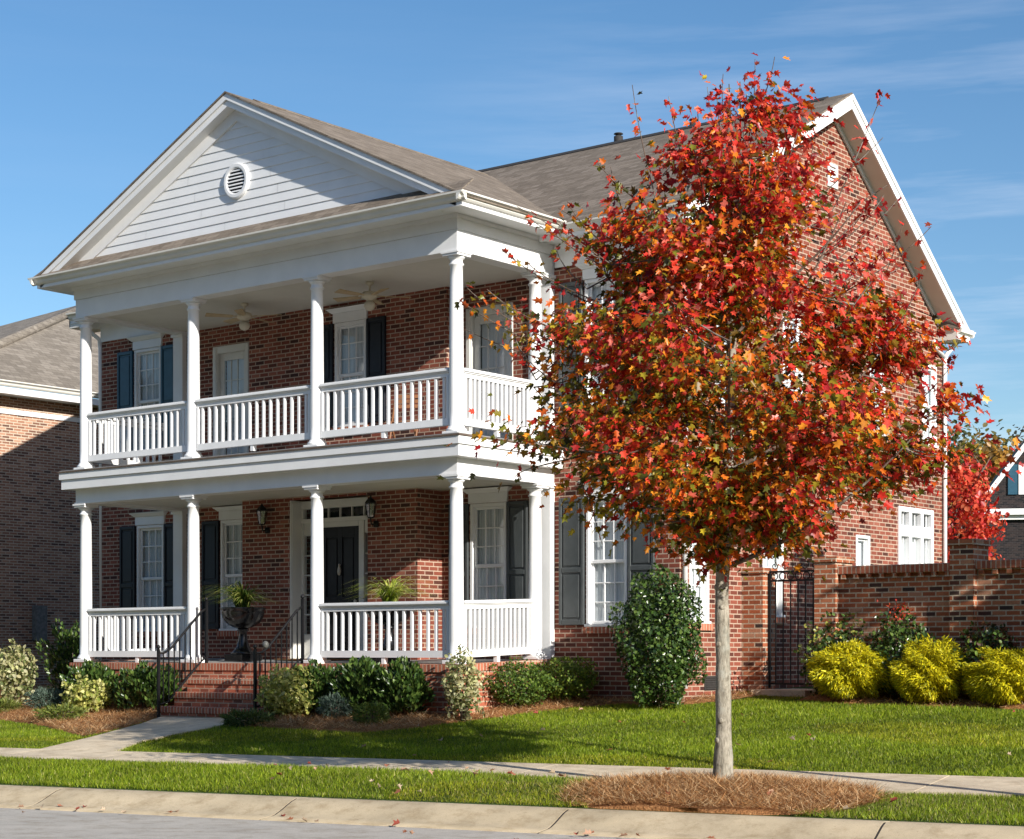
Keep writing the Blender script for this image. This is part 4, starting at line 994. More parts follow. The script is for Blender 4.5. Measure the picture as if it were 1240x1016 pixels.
for k in range(6): mb_x = g0 + .03 + (g1 - g0 - .06) * (k + .5) / 6; mb.tube([(mb_x + .055 * math.cos(t), gy, zt_ - .085 + .055 * math.sin(t)) for t in np.linspace(0, 2 * math.pi, 17)], .009, 5, False)
for k in range(5):
    mb_x = g0 + .1 + k * .175; mb.tube([(mb_x + .07 * t_ / 3 * math.cos(t_ * 2.2), gy, zt_ + .08 + .07 * t_ / 3 * math.sin(t_ * 2.2)) for t_ in np.linspace(.3, 3, 16)], .008, 5, False)
mb.build('scrollwork', M['iron'], gt)
for k in range(6):
    mb = MB(); x = g0 + .03 + (g1 - g0 - .06) * (k + .7) / 6.4; mb.box(x - .008, x + .008, gy - .008, gy + .008, zb + .08, zt_ - .17); mb.build('bar', M['iron'], gt)
mb = MB(); mb.box(g1 - .06, g1 + .0, gy - .04, gy - .015, .45, .58); mb.build('latch', M['iron'], gt)
mb = MB(); z = float(T(3.2, WY + .2)); mb.box(2.72, 3.66, WY - .4, WY + .9, z - .1, z + .05); structure(mb.build('gate_path', M['walk']))

# ------------------------------------------------------------------ neighbouring houses
NH = thing('neighbour_house', 'brick house next door under a hipped brown roof, half in shadow', 'house', (-19, 10, -.9))
NX = -17.0
mb = MB(); mb.quad((NX, 3.0, -2), (NX, 26, -2), (NX, 26, 5.9), (NX, 3.0, 5.9)); mb.quad((-28, 3.0, -2), (NX, 3.0, -2), (NX, 3.0, 5.9), (-28, 3.0, 5.9)); mb.build('wall', M['far_brick'], NH)
mb = MB(); mb.box(NX + .002, NX + .03, 3, 26, 5.46, 5.57); mb.build('frieze', M['white'], NH)
mb = MB(); mb.box(NX + .002, NX + .45, 2.55, 26, 5.86, 5.9); mb.box(NX + .45, NX + .47, 2.55, 26, 5.84, 5.98); mb.box(-28, NX + .45, 2.55, 3.0, 5.87, 5.91); mb.build('soffit', M['white'], NH)
mb = MB(); mb.prism([(NX + .472 - p, 5.99 + q) for p, q in GP], 2.5, 26, 'Y'); mb.build('gutter', M['gutter'], NH)
E0 = (NX + .5, 2.5, 6.12); H1 = (-22.5, 12.1, 9.93); H2 = (-22.5, 18, 9.93)
mb = MB(); mb.quad(E0, (NX + .5, 26, 6.12), H2, H1); mb.add([E0, H1, (-28, 2.5, 6.12)], [(0, 1, 2)]); mb.build('roof', M['far_roof'], NH)
mb = MB(); mb.tube([np.array(E0) + (0, 0, .03), np.array(H1) + (0, 0, .03)], .12, 6); mb.tube([np.array(H1) + (0, 0, .02), np.array(H2) + (0, 0, .02)], .1, 6); mb.build('hip_cap', M['far_roof'], NH)
mb = MB(); mb.bbox(NX + .0, NX + .2, 5.2, 5.48, .4, 1.2, .02); mb.build('meter_box', plain('meter_grey', (.2, .2, .19), .6, .4, 14), NH)
# ------------------------------------------------------------------ far side of the garden: gable house, red tree, wood
RV = np.array([.7818, .6235, 0]); FV = np.array([-.6235, .7818, 0])
FHO = np.array([-14.6, 56.1, 0.])
FH = thing('distant_house', 'dark brick house, shade put into its colour, with a white-trimmed gable beyond the garden wall', 'house', tuple(FHO))
ca, sa = math.cos(R(-10)), math.sin(R(-10))
A1 = RV * ca + FV * sa; A2 = -RV * sa + FV * ca
fx = lambda a, d, z: tuple(FHO + A1 * a + A2 * d + np.array([0, 0, z]))
mb = MB(fx); mb.poly([(-2.15, 0, -1), (2.15, 0, -1), (2.15, 0, 6.7), (0, 0, 9.6), (-2.15, 0, 6.7)]); mb.quad((-2.15, 9, -1), (-2.15, 0, -1), (-2.15, 0, 6.7), (-2.15, 9, 6.7)); mb.box(2.0, 9, 1.5, 9, -1, 6.2); mb.build('wall', M['shaded_brick'], FH)
mb = MB(fx)
for s in (-1, 1):
    p = [(0, -.4, 9.95), (s * 2.75, -.4, 6.3), (s * 2.75, 9, 6.3), (0, 9, 9.95)]
    if s < 0: p = [p[1], p[0], p[3], p[2]]
    slab(mb, p, .12)
slab(mb, [(2.0, 1.0, 6.1), (9.5, 1.0, 6.1), (9.5, 5, 9.2), (2.0, 5, 9.2)], .12)
mb.build('roof', M['far_roof'], FH)
mb = MB(fx)
for s in (-1, 1):
    for y0, y1, t0, t1 in ((-.44, -.405, .02, .36), (-.40, .0, .30, .36)):
        p = [(0, y0, 9.95 - t1), (s * 2.7, y0, 6.37 - t1), (s * 2.7, y1, 6.37 - t1), (0, y1, 9.95 - t1), (0, y0, 9.95 - t0), (s * 2.7, y0, 6.37 - t0), (s * 2.7, y1, 6.37 - t0), (0, y1, 9.95 - t0)]
        if s < 0: p = [p[1], p[0], p[3], p[2], p[5], p[4], p[7], p[6]]
        mb.hexa(p)
mb.box(-2.7, 2.7, -.42, -.01, 6.1, 6.36); mb.box(-2.5, 2.5, -.2, -.01, 5.9, 6.09)
mb.build('rake_board', M['white'], FH)
mb = MB(fx); mb.box(-.75, .2, -.05, .02, 7.0, 8.3); wf_ = mb.build('window', M['white'], FH)
g = MB(fx); g.quad((-.65, -.06, 7.1), (.1, -.06, 7.1), (.1, -.06, 8.2), (-.65, -.06, 8.2)); g.build('pane', M['glass'], wf_)
mb = MB(fx); mb.box(-1.2, -.8, -.08, -.01, 7.0, 8.3); mb.build('shutter', M['blue_tint_shutter'], FH)

def blob_points(n, r, lump, seed, shell=.55):
    g = np.random.default_rng(seed); d = unit(g.normal(size=(n, 3)))
    ph = g.uniform(0, 6.28, (8, 3)); fr = g.uniform(1.5, 4.5, (8, 3)); k = np.zeros(n)
    for i in range(8): k += np.sin((d * fr[i]).sum(1) * 2 + ph[i, 0])
    rad = (1 + lump * k / 3) * (1 - (1 - shell) * g.random(n) ** 1.6)
    return d, d * rad[:, None] * np.array(r)
def far_tree(name, label, x, y, h, w, cols, seed, n=2600, trunk=.28, lo=.22, group=None, leaf=.28):
    z0 = -.4; f = thing(name, label, 'tree', (x, y, z0), group); g = np.random.default_rng(seed)
    mb = MB(); mb.tube([(x, y, z0), (x + .05, y, z0 + h * .4), (x, y, z0 + h * .8)], [w * .06, w * .045, w * .012], 8)
    for k in range(9):
        a = k * 2.4; hh = h * (.25 + .06 * k); mb.tube([(x, y, z0 + hh), (x + w * .2 * math.cos(a), y + w * .2 * math.sin(a), z0 + hh + h * .10), (x + w * .38 * math.cos(a), y + w * .38 * math.sin(a), z0 + hh + h * .22)], [w * .025, w * .015, w * .004], 6)
    mb.build('trunk', M['twig'], f)
    C_ = []; Nn = []
    nb = 26
    for k in range(nb):
        t = k / nb; a = k * 2.399; rr = w * .5 * math.sin(math.pi * min(1, .12 + .8 * (1 - t) ** .8)) * g.uniform(.5, .85)
        c = np.array([x + rr * math.cos(a), y + rr * math.sin(a), z0 + h * (lo + (1 - lo - .08) * t)])
        d, p = blob_points(n // nb, (w * .2, w * .2, h * .10), .25, seed * 50 + k, .3); C_.append(c + p); Nn.append(d)
    c = np.concatenate(C_); nn = unit(np.concatenate(Nn) + g.normal(0, .5, (len(c), 3)))
    ax = unit(np.cross(nn, g.normal(size=nn.shape)))
    cards('crown', c, ax, nn, leaf * g.uniform(.7, 1.3, len(c)), *OVAL, pal(len(c), cols, None, .22, g), M['maple_leaf'], f)
far_tree('red_tree', 'bright scarlet tree behind the garden wall at the house corner', -8.9, 35.9, 7.3, 2.9, [(.55, .05, .03), (.65, .10, .05), (.42, .03, .03), (.6, .16, .07)], 11, 6500, leaf=.17)
for i, (x, y, h, w, cols, lab) in enumerate((
        (-29.2, 83, 14.6, 8, [(.16, .15, .05), (.24, .19, .08), (.10, .12, .04)], 'tan and olive tree rising above the scarlet tree'),
        (-25.6, 79, 13.0, 7, [(.34, .17, .03), (.42, .24, .04), (.22, .13, .04)], 'golden orange tree behind the dark gabled house'),
        (-27.2, 90, 15.2, 8, [(.30, .24, .16), (.22, .18, .11), (.16, .13, .07)], 'thin greyish tan tree on the skyline over the dark gabled house'),
        (-35.5, 91, 14.8, 9, [(.10, .12, .04), (.15, .14, .05), (.20, .14, .05)], 'dark olive tree against the downspout corner of the brick house'))):
    far_tree('distant_tree', lab, x, y, h, w, cols, 20 + i, 6500, leaf=.34, lo=.12, group='autumn trees beyond the garden wall')
far_tree('evergreen_tree', 'dark evergreen just outside the picture that shades the garden wall', 14.2, 3.6, 7.4, 4.6, [(.03, .06, .02), (.04, .08, .025)], 31, 11000, lo=.08, leaf=.24)
SLX, SLY = 12.5, -4.35
SL = thing('street_lamp', 'black street lamp just outside the picture whose post shadow crosses the lawn', 'street lamp', (SLX, SLY, -1.2))
mb = MB(); z = -1.25; mb.lathe([(.16, z), (.16, z + .1), (.11, z + .2), (.1, z + .55), (.07, z + .65), (.055, z + 4.6), (.05, z + 4.95)], SLX, SLY, 14); mb.build('post', M['iron'], SL)
mb = MB(); z = 3.68; mb.lathe([(.05, z), (.10, z + .05), (.17, z + .45), (.2, z + .5), (.12, z + .62), (.03, z + .72), (.015, z + .8)], SLX, SLY, 8, False); mb.build('lantern', M['iron'], SL)

# woods added unseen across the street to block low sky; also reflect in window glass
mb = MB(); gw = np.random.default_rng(77); nu, nh = 90, 7; vv_ = []
for i in range(nu):
    u = -85 + 190 * i / (nu - 1); top = 14 + 2.2 * math.sin(u * .35) + 1.6 * math.sin(u * .9 + 1) + gw.uniform(-1, 1)
    for j in range(nh):
        f_ = j / (nh - 1); v = -31 - 3.5 * f_ ** 2 + gw.normal(0, .6); x, y = xy_of(u + gw.normal(0, .5), v); vv_.append((x, y, -2 + (top + 2) * f_))
mb.add(vv_, [(i * nh + j, i * nh + j + 1, (i + 1) * nh + j + 1, (i + 1) * nh + j) for i in range(nu - 1) for j in range(nh - 1)])
stuff(mb.build('sky_block_woods', plain('sky_block_foliage', (.05, .065, .022), .9, .5, .8, .1)))

# ------------------------------------------------------------------ the red maple by the kerb
MZ = float(T(MX, MY)) + .09
MAPLE = thing('maple_tree', 'young red and orange maple in pine straw mound beside the kerb', 'tree', (MX, MY, MZ))
g = np.random.default_rng(5)
EH = [2.25, 2.57, 2.94, 3.3, 3.85, 4.4, 4.94, 5.4, 5.85, 6.3, 6.75, 7.2, 7.66, 8.05]
EL = [.25, 1.0, 2.0, 2.4, 2.5, 2.6, 2.4, 2.0, 1.8, 1.6, 1.25, .75, .3, .05]
ER = [.2, 1.2, 2.1, 2.6, 2.8, 2.6, 2.1, 1.85, 1.6, 1.45, 1.3, 1.0, .55, .2]
EH, EL, ER = [[q * k_ + o_ for q in E_] for E_, k_, o_ in ((EH, .835, .37), (EL, .90, 0), (ER, .90, 0))]
base = np.array([MX, MY, MZ])
def env(h, ca_):       # crown radius at height h; ca_ = cos of the azimuth from the picture's horizontal
    l = np.interp(h, EH, EL); r = np.interp(h, EH, ER); w = (1 + ca_) / 2
    return (l * (1 - w) + r * w) * (1 + .13 * math.sin(5.2 * h + 3 * ca_) + .10 * math.sin(9.7 * h - 5 * ca_ + 1) - .06)
trunk_pts = [(0, 0, -.12), (.0, 0, .0), (.008, 0, .5), (.0, .0, 1.2), (-.012, .01, 1.9), (.01, 0, 2.35), (.05, .02, 3.2), (.09, .03, 4.4), (.15, .03, 5.3), (.2, .05, 6.2), (.24, .05, 6.9)]
trunk_r = [.15, .108, .080, .072, .068, .070, .055, .042, .028, .015, .005]
def tpt(h): return base + np.array([np.interp(h, [p[2] for p in trunk_pts], [p[0] for p in trunk_pts]) * RV[0], np.interp(h, [p[2] for p in trunk_pts], [p[0] for p in trunk_pts]) * RV[1], h])
tp = []
hh = np.concatenate([[-.12, 0, .05], np.arange(.15, 6.9, .12)])
for h in hh: tp.append((tpt(h), float(np.interp(h, [p[2] for p in trunk_pts], trunk_r)) * (1 + .035 * math.sin(h * 9) + .03 * math.sin(h * 23 + 1))))
mb = MB(); mb.tube([p for p, r_ in tp if True], [r_ for p, r_ in tp], 18)
for hk, ak in ((.42, -2.0), (1.38, -1.7), (1.1, .4), (1.75, -.9), (.62, -1.4), (1.95, -2.4)):      # branch scars
    c = tpt(hk); rr = float(np.interp(hk, [p[2] for p in trunk_pts], trunk_r)); d = np.array([math.cos(ak), math.sin(ak), .15])
    mb.tube([c + d * rr * .7, c + d * rr * 1.02, c + d * rr * 1.10], [.034, .030, .012], 10)
mb.build('trunk', M['bark'], MAPLE)
paths = []
mbb = MB()
def bez(a, b, c, n=7):
    t = np.linspace(0, 1, n)[:, None]; return (1 - t) ** 2 * a + 2 * t * (1 - t) * b + t * t * c
nP = 32
for k in range(nP):
    hs = 2.15 + 3.85 * (k / nP); az = k * 2.39996 + g.uniform(-.3, .3); d = np.array([math.cos(az), math.sin(az), 0]); cz_ = d @ RV
    he = min(6.95, hs + g.uniform(.7, 1.5) + (0.2 if hs > 4 else 0)); re_ = env(he, cz_) * g.uniform(.75, .95)
    a = tpt(hs); c = tpt(he) * [0, 0, 1] + np.array([a[0], a[1], 0]) + d * re_; b = a + d * re_ * .55 + np.array([0, 0, (he - hs) * .25])
    p = bez(a, b, c, 9); r0_ = .030 * (1 - .5 * k / nP); mbb.tube(p, list(np.linspace(r0_, .005, 9)), 6, False); paths.append(p)
allp = np.concatenate(paths + [np.array([tpt(h) for h in np.arange(2.0, 6.7, .2)])])
nC = 500
cl = []
tries = 0
while len(cl) < nC:
    h = g.uniform(2.25, 6.8); az = g.uniform(0, 6.283); d = np.array([math.cos(az), math.sin(az), 0]); cz_ = d @ RV; R_ = env(h, cz_)
    if R_ < g.uniform(0, 2.2) * .9: continue
    rf = g.random() ** .42
    p = tpt(h) + d * R_ * rf * .93
    # a few open windows through the crown
    lx = (p - base) @ RV
    tries += 1
    dn = math.sin(p[0] * 5.1 + 1.3 * math.sin(p[2] * 3.1)) + math.sin(p[1] * 4.7 + 2) + 1.3 * math.sin(p[2] * 6.0 + p[0] * 2.2 + p[1] * 1.4)
    if dn < .1 and g.random() < .93: continue
    if any(((lx - a) / ra) ** 2 + ((h - b) / rb) ** 2 < 1 for a, b, ra, rb in ((-1.35, 4.75, .22, .35), (.85, 4.85, .42, .3), (-1.75, 3.05, .35, .22), (-.55, 3.5, .25, .18), (1.1, 5.6, .4, .4), (.1, 4.15, .2, .15), (-.6, 5.75, .25, .3))) and g.random() < .95: continue
    cl.append((p, rf, h, lx, d))
cen = []; nrm = []; axs = []; sz = []; col = []
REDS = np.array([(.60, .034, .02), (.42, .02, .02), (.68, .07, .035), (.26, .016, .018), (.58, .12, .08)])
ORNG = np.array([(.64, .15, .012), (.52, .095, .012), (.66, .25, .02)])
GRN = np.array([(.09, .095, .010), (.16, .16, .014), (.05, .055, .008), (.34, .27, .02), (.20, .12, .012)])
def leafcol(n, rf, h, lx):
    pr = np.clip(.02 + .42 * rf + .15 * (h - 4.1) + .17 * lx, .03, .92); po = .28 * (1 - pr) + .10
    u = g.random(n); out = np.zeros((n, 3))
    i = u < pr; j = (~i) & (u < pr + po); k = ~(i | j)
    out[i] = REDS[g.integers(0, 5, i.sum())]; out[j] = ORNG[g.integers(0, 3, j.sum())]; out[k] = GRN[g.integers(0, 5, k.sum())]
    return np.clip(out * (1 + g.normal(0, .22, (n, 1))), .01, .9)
for (p, rf, h, lx, d) in cl:
    i = np.argmin(((allp - p) ** 2).sum(1) + 3 * np.clip(allp[:, 2] - p[2] + .05, 0, 9) ** 2); q = allp[i]
    mid = (p + q) / 2 + np.array([0, 0, -.06]); mbb.tube(bez(q, mid, p, 5), [.009, .008, .006, .005, .003], 5, False)
    n = int(g.integers(55, 92)) if h < 5.4 else int(g.integers(32, 60)); rad = g.uniform(.13, .235)
    off = g.normal(0, 1, (n, 3)) * [rad, rad, rad * .6]
    off[: n // 3] = (q - p) * (g.random((n // 3, 1)) * .6) + g.normal(0, .09, (n // 3, 3))
    cen.append(p + off); o = unit(d * .5 + off * 1.5 + g.normal(0, .35, (n, 3)))
    axs.append(unit(o * [1, 1, .4] + np.array([0, 0, -.6]) + g.normal(0, .45, (n, 3)))); nrm.append(unit(g.normal(0, .8, (n, 3)) + np.array([0, 0, .9]) + d * .3))
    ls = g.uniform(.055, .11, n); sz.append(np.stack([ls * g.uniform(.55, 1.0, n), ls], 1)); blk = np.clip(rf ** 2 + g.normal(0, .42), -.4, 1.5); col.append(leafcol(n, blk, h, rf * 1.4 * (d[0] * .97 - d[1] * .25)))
# long shoots that break the outline, some bare at the tip
shoots = [(-.75, 6.3, -1.05, 7.75, 20), (-.4, 6.7, -.62, 7.72, 18), (1.2, 6.3, 1.82, 7.85, 22), (.2, 7.2, .08, 8.25, 13), (.3, 7.2, .40, 8.3, 16), (.2, 7.2, .55, 8.15, 11), (.5, 7.0, .75, 7.85, 12), (1.5, 4.9, 2.05, 6.3, 14), (1.7, 4.7, 2.1, 5.6, 16), (2.1, 4.0, 2.75, 4.75, 18), (2.2, 3.9, 2.65, 4.2, 12), (-2.1, 4.4, -2.5, 5.3, 12), (-1.9, 4.3, -2.35, 4.85, 12), (-1.3, 6.0, -1.75, 6.55, 12), (-1.5, 5.6, -1.85, 6.1, 12), (-1.1, 6.4, -1.25, 7.0, 10), (-1.6, 3.2, -1.35, 2.42, 12), (-.9, 2.8, -.75, 2.3, 10), (.5, 2.7, .35, 2.25, 9), (0.0, 2.6, -.1, 2.15, 6), (1.4, 5.6, 1.75, 6.4, 12), (.95, 6.6, 1.15, 7.5, 10), (-.25, 6.9, -.3, 7.55, 9), (.0, 7.1, -.15, 7.95, 10), (2.0, 3.3, 2.3, 3.0, 10), (-2.0, 3.4, -2.35, 3.25, 9)]
for k in range(26):
    hq = g.uniform(4.6, 6.7); sgn = 1 if g.random() < .55 else -1; ee = float(np.interp(hq, [q / .915 for q in EH], [q / .915 for q in (ER if sgn > 0 else EL)]))
    shoots.append((sgn * ee * .7, hq, sgn * (ee + g.uniform(.1, .5)), hq + g.uniform(.35, .85), int(g.integers(10, 22))))
for (x0_, h0_, x1_, h1_, n) in shoots:
    x0_, x1_, h0_, h1_ = x0_ * .885, x1_ * .885, h0_ * .835 + .37, h1_ * .835 + .37
    dep = g.uniform(-.6, .6); a = base + RV * x0_ + FV * dep + np.array([0, 0, h0_]); c = base + RV * x1_ + FV * (dep * 1.2) + np.array([0, 0, h1_]); b = (a + c) / 2 + RV * ((x1_ - x0_) * .15 + g.normal(0, .06)) + FV * g.normal(0, .06)
    pth = bez(a, b, c, 9); mbb.tube(pth, list(np.linspace(.007, .0035, 9)), 5, False)
    j = np.argmin(((allp - a) ** 2).sum(1)); mbb.tube(bez(allp[j], (allp[j] + a) / 2, a, 4), .008, 5, False)
    t = g.uniform(.05, 1.0, n); cc = np.stack([np.interp(t, np.linspace(0, 1, 9), pth[:, q]) for q in range(3)], 1) + g.normal(0, .03, (n, 3))
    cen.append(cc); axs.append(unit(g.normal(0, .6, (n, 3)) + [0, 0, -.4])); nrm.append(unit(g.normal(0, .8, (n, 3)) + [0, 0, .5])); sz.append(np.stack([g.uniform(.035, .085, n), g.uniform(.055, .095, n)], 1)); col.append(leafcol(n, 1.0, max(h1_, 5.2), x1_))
mbb.build('branches', M['twig'], MAPLE)
cen = np.concatenate(cen); print('maple leaves', len(cen))
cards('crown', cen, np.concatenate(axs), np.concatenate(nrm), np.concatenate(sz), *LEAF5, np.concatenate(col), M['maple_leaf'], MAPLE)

# ------------------------------------------------------------------ shrubs
def shrub(name, label, x, y, w, h, kind, cols, seed, n, size, group=None, lump=.22, base_up=0.0, squash=1.0, wt=None, mat=None, dome=.5):
    z = float(bed_z(x, y)); f = thing(name, label, 'shrub', (x, y, z), group); g = np.random.default_rng(seed)
    d, p = blob_points(n, (w / 2, w / 2 * squash, h * .5), lump, seed, .5)
    p[:, 2] = np.maximum(p[:, 2] + h * .5, 0.02 + g.random(n) * .1 * h) + base_up
    c = np.array([x, y, z]) + p
    if kind == 'thread':
        ax = unit(d * [.7, .7, .3] + g.normal(0, .42, (n, 3)) + [0, 0, -.45]); nn = unit(d + g.normal(0, .5, (n, 3))); tm = BLADE; s = np.stack([size * .26 * g.uniform(.8, 1.3, n), size * g.uniform(.6, 1.3, n)], 1)
    elif kind == 'needle':
        ax = unit(d + g.normal(0, .45, (n, 3)) + [0, 0, .25]); nn = unit(np.cross(ax, g.normal(size=(n, 3)))); tm = BLADE; s = np.stack([size * .22 * g.uniform(.8, 1.3, n), size * g.uniform(.6, 1.3, n)], 1)
    elif kind == 'upright':
        ax = unit(d * [.6, .6, .3] + g.normal(0, .3, (n, 3)) + [0, 0, .8]); nn = unit(d + g.normal(0, .5, (n, 3))); tm = OVAL; s = np.stack([size * .75 * g.uniform(.8, 1.2, n), size * g.uniform(.7, 1.3, n)], 1)
    else:
        ax = unit(np.cross(d, g.normal(size=(n, 3))) + d * .5 + [0, 0, .15]); nn = unit(d + g.normal(0, .6, (n, 3)) + [0, 0, .25]); tm = OVAL; s = size * g.uniform(.65, 1.3, n)
    tint = pal(n, cols, wt, .2, g)
    cards('foliage', c, ax, nn, s, *tm, tint, mat or M['matt_leaf'], f)
    mb = MB()
    for k in range(7):
        a = k * 2.4; q = np.array([math.cos(a), math.sin(a) * squash, 0])
        mb.tube([np.array([x, y, z - .05]) + q * .03, np.array([x, y, z + h * .35]) + q * w * .14, np.array([x, y, z + h * .78 + base_up]) + q * w * .27], [.014, .010, .004], 5)
    mb.build('stems', M['twig'], f)
    return f
DG = [(.035, .072, .014), (.06, .11, .022), (.024, .05, .012), (.11, .165, .035)]
VG = [(.48, .46, .13), (.55, .53, .22), (.20, .25, .05), (.36, .37, .09)]
VW = [(.52, .50, .30), (.40, .36, .18), (.16, .20, .07), (.46, .46, .22)]
JU = [(.10, .15, .11), (.16, .21, .17), (.07, .11, .08)]
YG = [(.62, .54, .012), (.72, .63, .02), (.46, .42, .012), (.28, .29, .012)]
GL = M['gloss_leaf']
# west of the steps
shrub('variegated_shrub', 'tall cream variegated shrub beside the shadowed neighbour wall', -10.1, -.35, .72, 1.1, 'oval', VW, 101, 1500, .075)
shrub('laurel_shrub', 'tall loose dark green laurel at the porch corner column', -10.0, .85, .85, 1.35, 'upright', DG, 102, 1700, .09, mat=GL, lump=.35, wt=[3, 3, 2, 3])
shrub('juniper_shrub', 'low blue grey juniper between the two variegated shrubs', -9.05, -.45, .62, .34, 'needle', JU, 103, 2200, .06)
shrub('variegated_shrub', 'round yellow variegated shrub on pine straw beside the front walk', -7.55, -.75, .75, .55, 'oval', VG, 104, 1500, .065)
shrub('laurel_shrub', 'broad dark laurel below the lower porch railing', -8.0, -.28, 1.2, .75, 'upright', DG, 105, 2200, .085, mat=GL, wt=[3, 3, 2, 3], squash=.6)
shrub('laurel_shrub', 'dark laurel pressed against the iron handrail and steps', -6.45, -.38, 1.35, .72, 'upright', DG, 106, 2500, .085, mat=GL, wt=[3, 3, 2, 3], squash=.6)
shrub('creeping_juniper', 'flat olive juniper on the straw beside the yellow variegated shrub', -7.3, -1.45, .75, .20, 'needle', [(.12, .16, .03), (.18, .2, .04)], 107, 1100, .08)
shrub('creeping_juniper', 'flat olive juniper beneath the tall cream variegated shrub', -9.7, -1.0, .8, .2, 'needle', [(.12, .16, .03), (.18, .2, .04)], 108, 1100, .08)
# east of the steps
shrub('variegated_shrub', 'bright yellow variegated shrub at the foot of the steps', -2.75, -.72, .92, .74, 'oval', VG, 109, 2300, .065)
shrub('laurel_shrub', 'dark laurel behind the bright yellow shrub by the steps', -2.5, -.36, .95, .74, 'upright', DG, 110, 1900, .085, mat=GL, wt=[3, 3, 2, 3], squash=.7)
shrub('laurel_shrub', 'dark glossy laurel in front of the middle of the railing', -1.5, -.38, .95, .8, 'upright', DG, 111, 2200, .088, mat=GL, wt=[3, 3, 2, 3], squash=.7)
shrub('laurel_shrub', 'dark glossy laurel nearest the sunlit porch corner', -.72, -.38, .85, .78, 'upright', DG, 112, 2200, .088, mat=GL, wt=[3, 3, 2, 3], squash=.7)
shrub('juniper_shrub', 'small blue grey juniper in front of the dark laurels', -1.72, -.78, .5, .34, 'needle', JU, 113, 1900, .055)
shrub('creeping_juniper', 'small green juniper alone on the pine straw', -.6, -1.2, .52, .28, 'needle', [(.10, .15, .03), (.16, .2, .04)], 114, 1100, .07)
shrub('creeping_juniper', 'flat dark juniper in shade at the edge of the front walk', -2.72, -1.62, .75, .2, 'needle', [(.05, .08, .02), (.08, .11, .03)], 115, 1200, .08)
shrub('variegated_shrub', 'slim cream variegated shrub against the porch corner column', .42, -.35, .52, 1.0, 'oval', VW, 116, 1300, .06, lump=.3)
shrub('boxwood_shrub', 'rounded dark boxwood beside the sunlit end of the porch', .35, 1.0, 1.05, .68, 'oval', [(.06, .11, .015), (.09, .15, .02), (.04, .08, .012), (.14, .2, .03)], 117, 3800, .042)
shrub('boxwood_shrub', 'lighter green boxwood between the porch and the large holly', .62, 1.85, .88, .66, 'oval', [(.14, .2, .025), (.2, .25, .03), (.08, .13, .02)], 118, 3200, .042)
shrub('holly_shrub', 'large glossy dark holly standing under the ground floor window', 2.42, 1.72, 1.28, 2.05, 'oval', DG, 119, 9500, .058, mat=GL, lump=.16, wt=[3, 3, 2, 2])
# along the garden wall
shrub('golden_cypress', 'golden thread cypress nearest the iron gate', 4.62, 3.4, 1.12, .80, 'thread', YG, 121, 18000, .066, lump=.2)
shrub('golden_cypress', 'golden thread cypress in front of the middle wall pier', 5.82, 3.5, .98, .84, 'thread', YG, 122, 16000, .066, lump=.24)
shrub('golden_cypress', 'golden thread cypress cut by the edge of the picture', 6.98, 3.55, 1.05, .74, 'thread', YG, 123, 16000, .066, lump=.19)
shrub('holly_shrub', 'glossy green holly behind the cypress by the gate', 4.15, 3.8, 1.0, 1.1, 'oval', DG + [(.30, .30, .06)], 124, 1900, .065, mat=GL)
ph = shrub('photinia_shrub', 'green photinia with red new tips between two golden cypresses', 5.2, 3.85, .95, 1.2, 'oval', DG, 125, 1900, .065, mat=GL, lump=.25)
gq = np.random.default_rng(9); n = 70
cards('red_tips', np.array([5.2, 3.8, float(bed_z(5.2, 3.85)) + 1.24]) + gq.normal(0, 1, (n, 3)) * [.09, .09, .07], unit(gq.normal(0, .5, (n, 3)) + [0, 0, .7]), unit(gq.normal(size=(n, 3))), gq.uniform(.03, .055, n), *OVAL, pal(n, [(.6, .08, .03), (.5, .05, .03)], None, .2, gq), M['matt_leaf'], ph)
shrub('photinia_shrub', 'dark shaded photinia against the far end of the wall', 6.5, 3.9, .95, 1.05, 'oval', DG + [(.12, .06, .03)], 126, 1600, .065, mat=GL)
shrub('holly_shrub', 'grey green holly seen through the iron gate', 3.35, 5.2, .7, 1.15, 'oval', [(.08, .12, .07), (.12, .16, .10)], 127, 1100, .06)

# ------------------------------------------------------------------ grass
def camera_keep(x, y, z, m=260):
    dx, dy = x - 17.453, y + 20.601; dep = dx * FV[0] + dy * FV[1]; px = 620 + 2232 * (dx * RV[0] + dy * RV[1]) / dep; return (px > -m) & (px < 1240 + m) & (dep > 5)
HOUSE_POLY = [(-9, -.1), (.1, -.1), (.1, 2.3), (2.4, 2.3), (2.4, 11.5), (-11.1, 11.5), (-11.1, 2.3), (-9, 2.3)]
def on_turf(x, y):
    u, v = uv_of(x, y)
    k = ((v > -7.74) & (v < -5.88)) | ((v > -4.28) & (v < 4.4))
    for p in (BED_R, BED_L, BED_W, WALK_POLY, HOUSE_POLY): k &= ~inside(p, x, y)
    k &= ((u - MU - .1) / 1.43) ** 2 + ((v - MV + .35) / 1.25) ** 2 > 1
    k &= ~((x > 2.7) & (x < 3.7) & (y > 3.7)); k &= y < 4.3
    return k, u, v
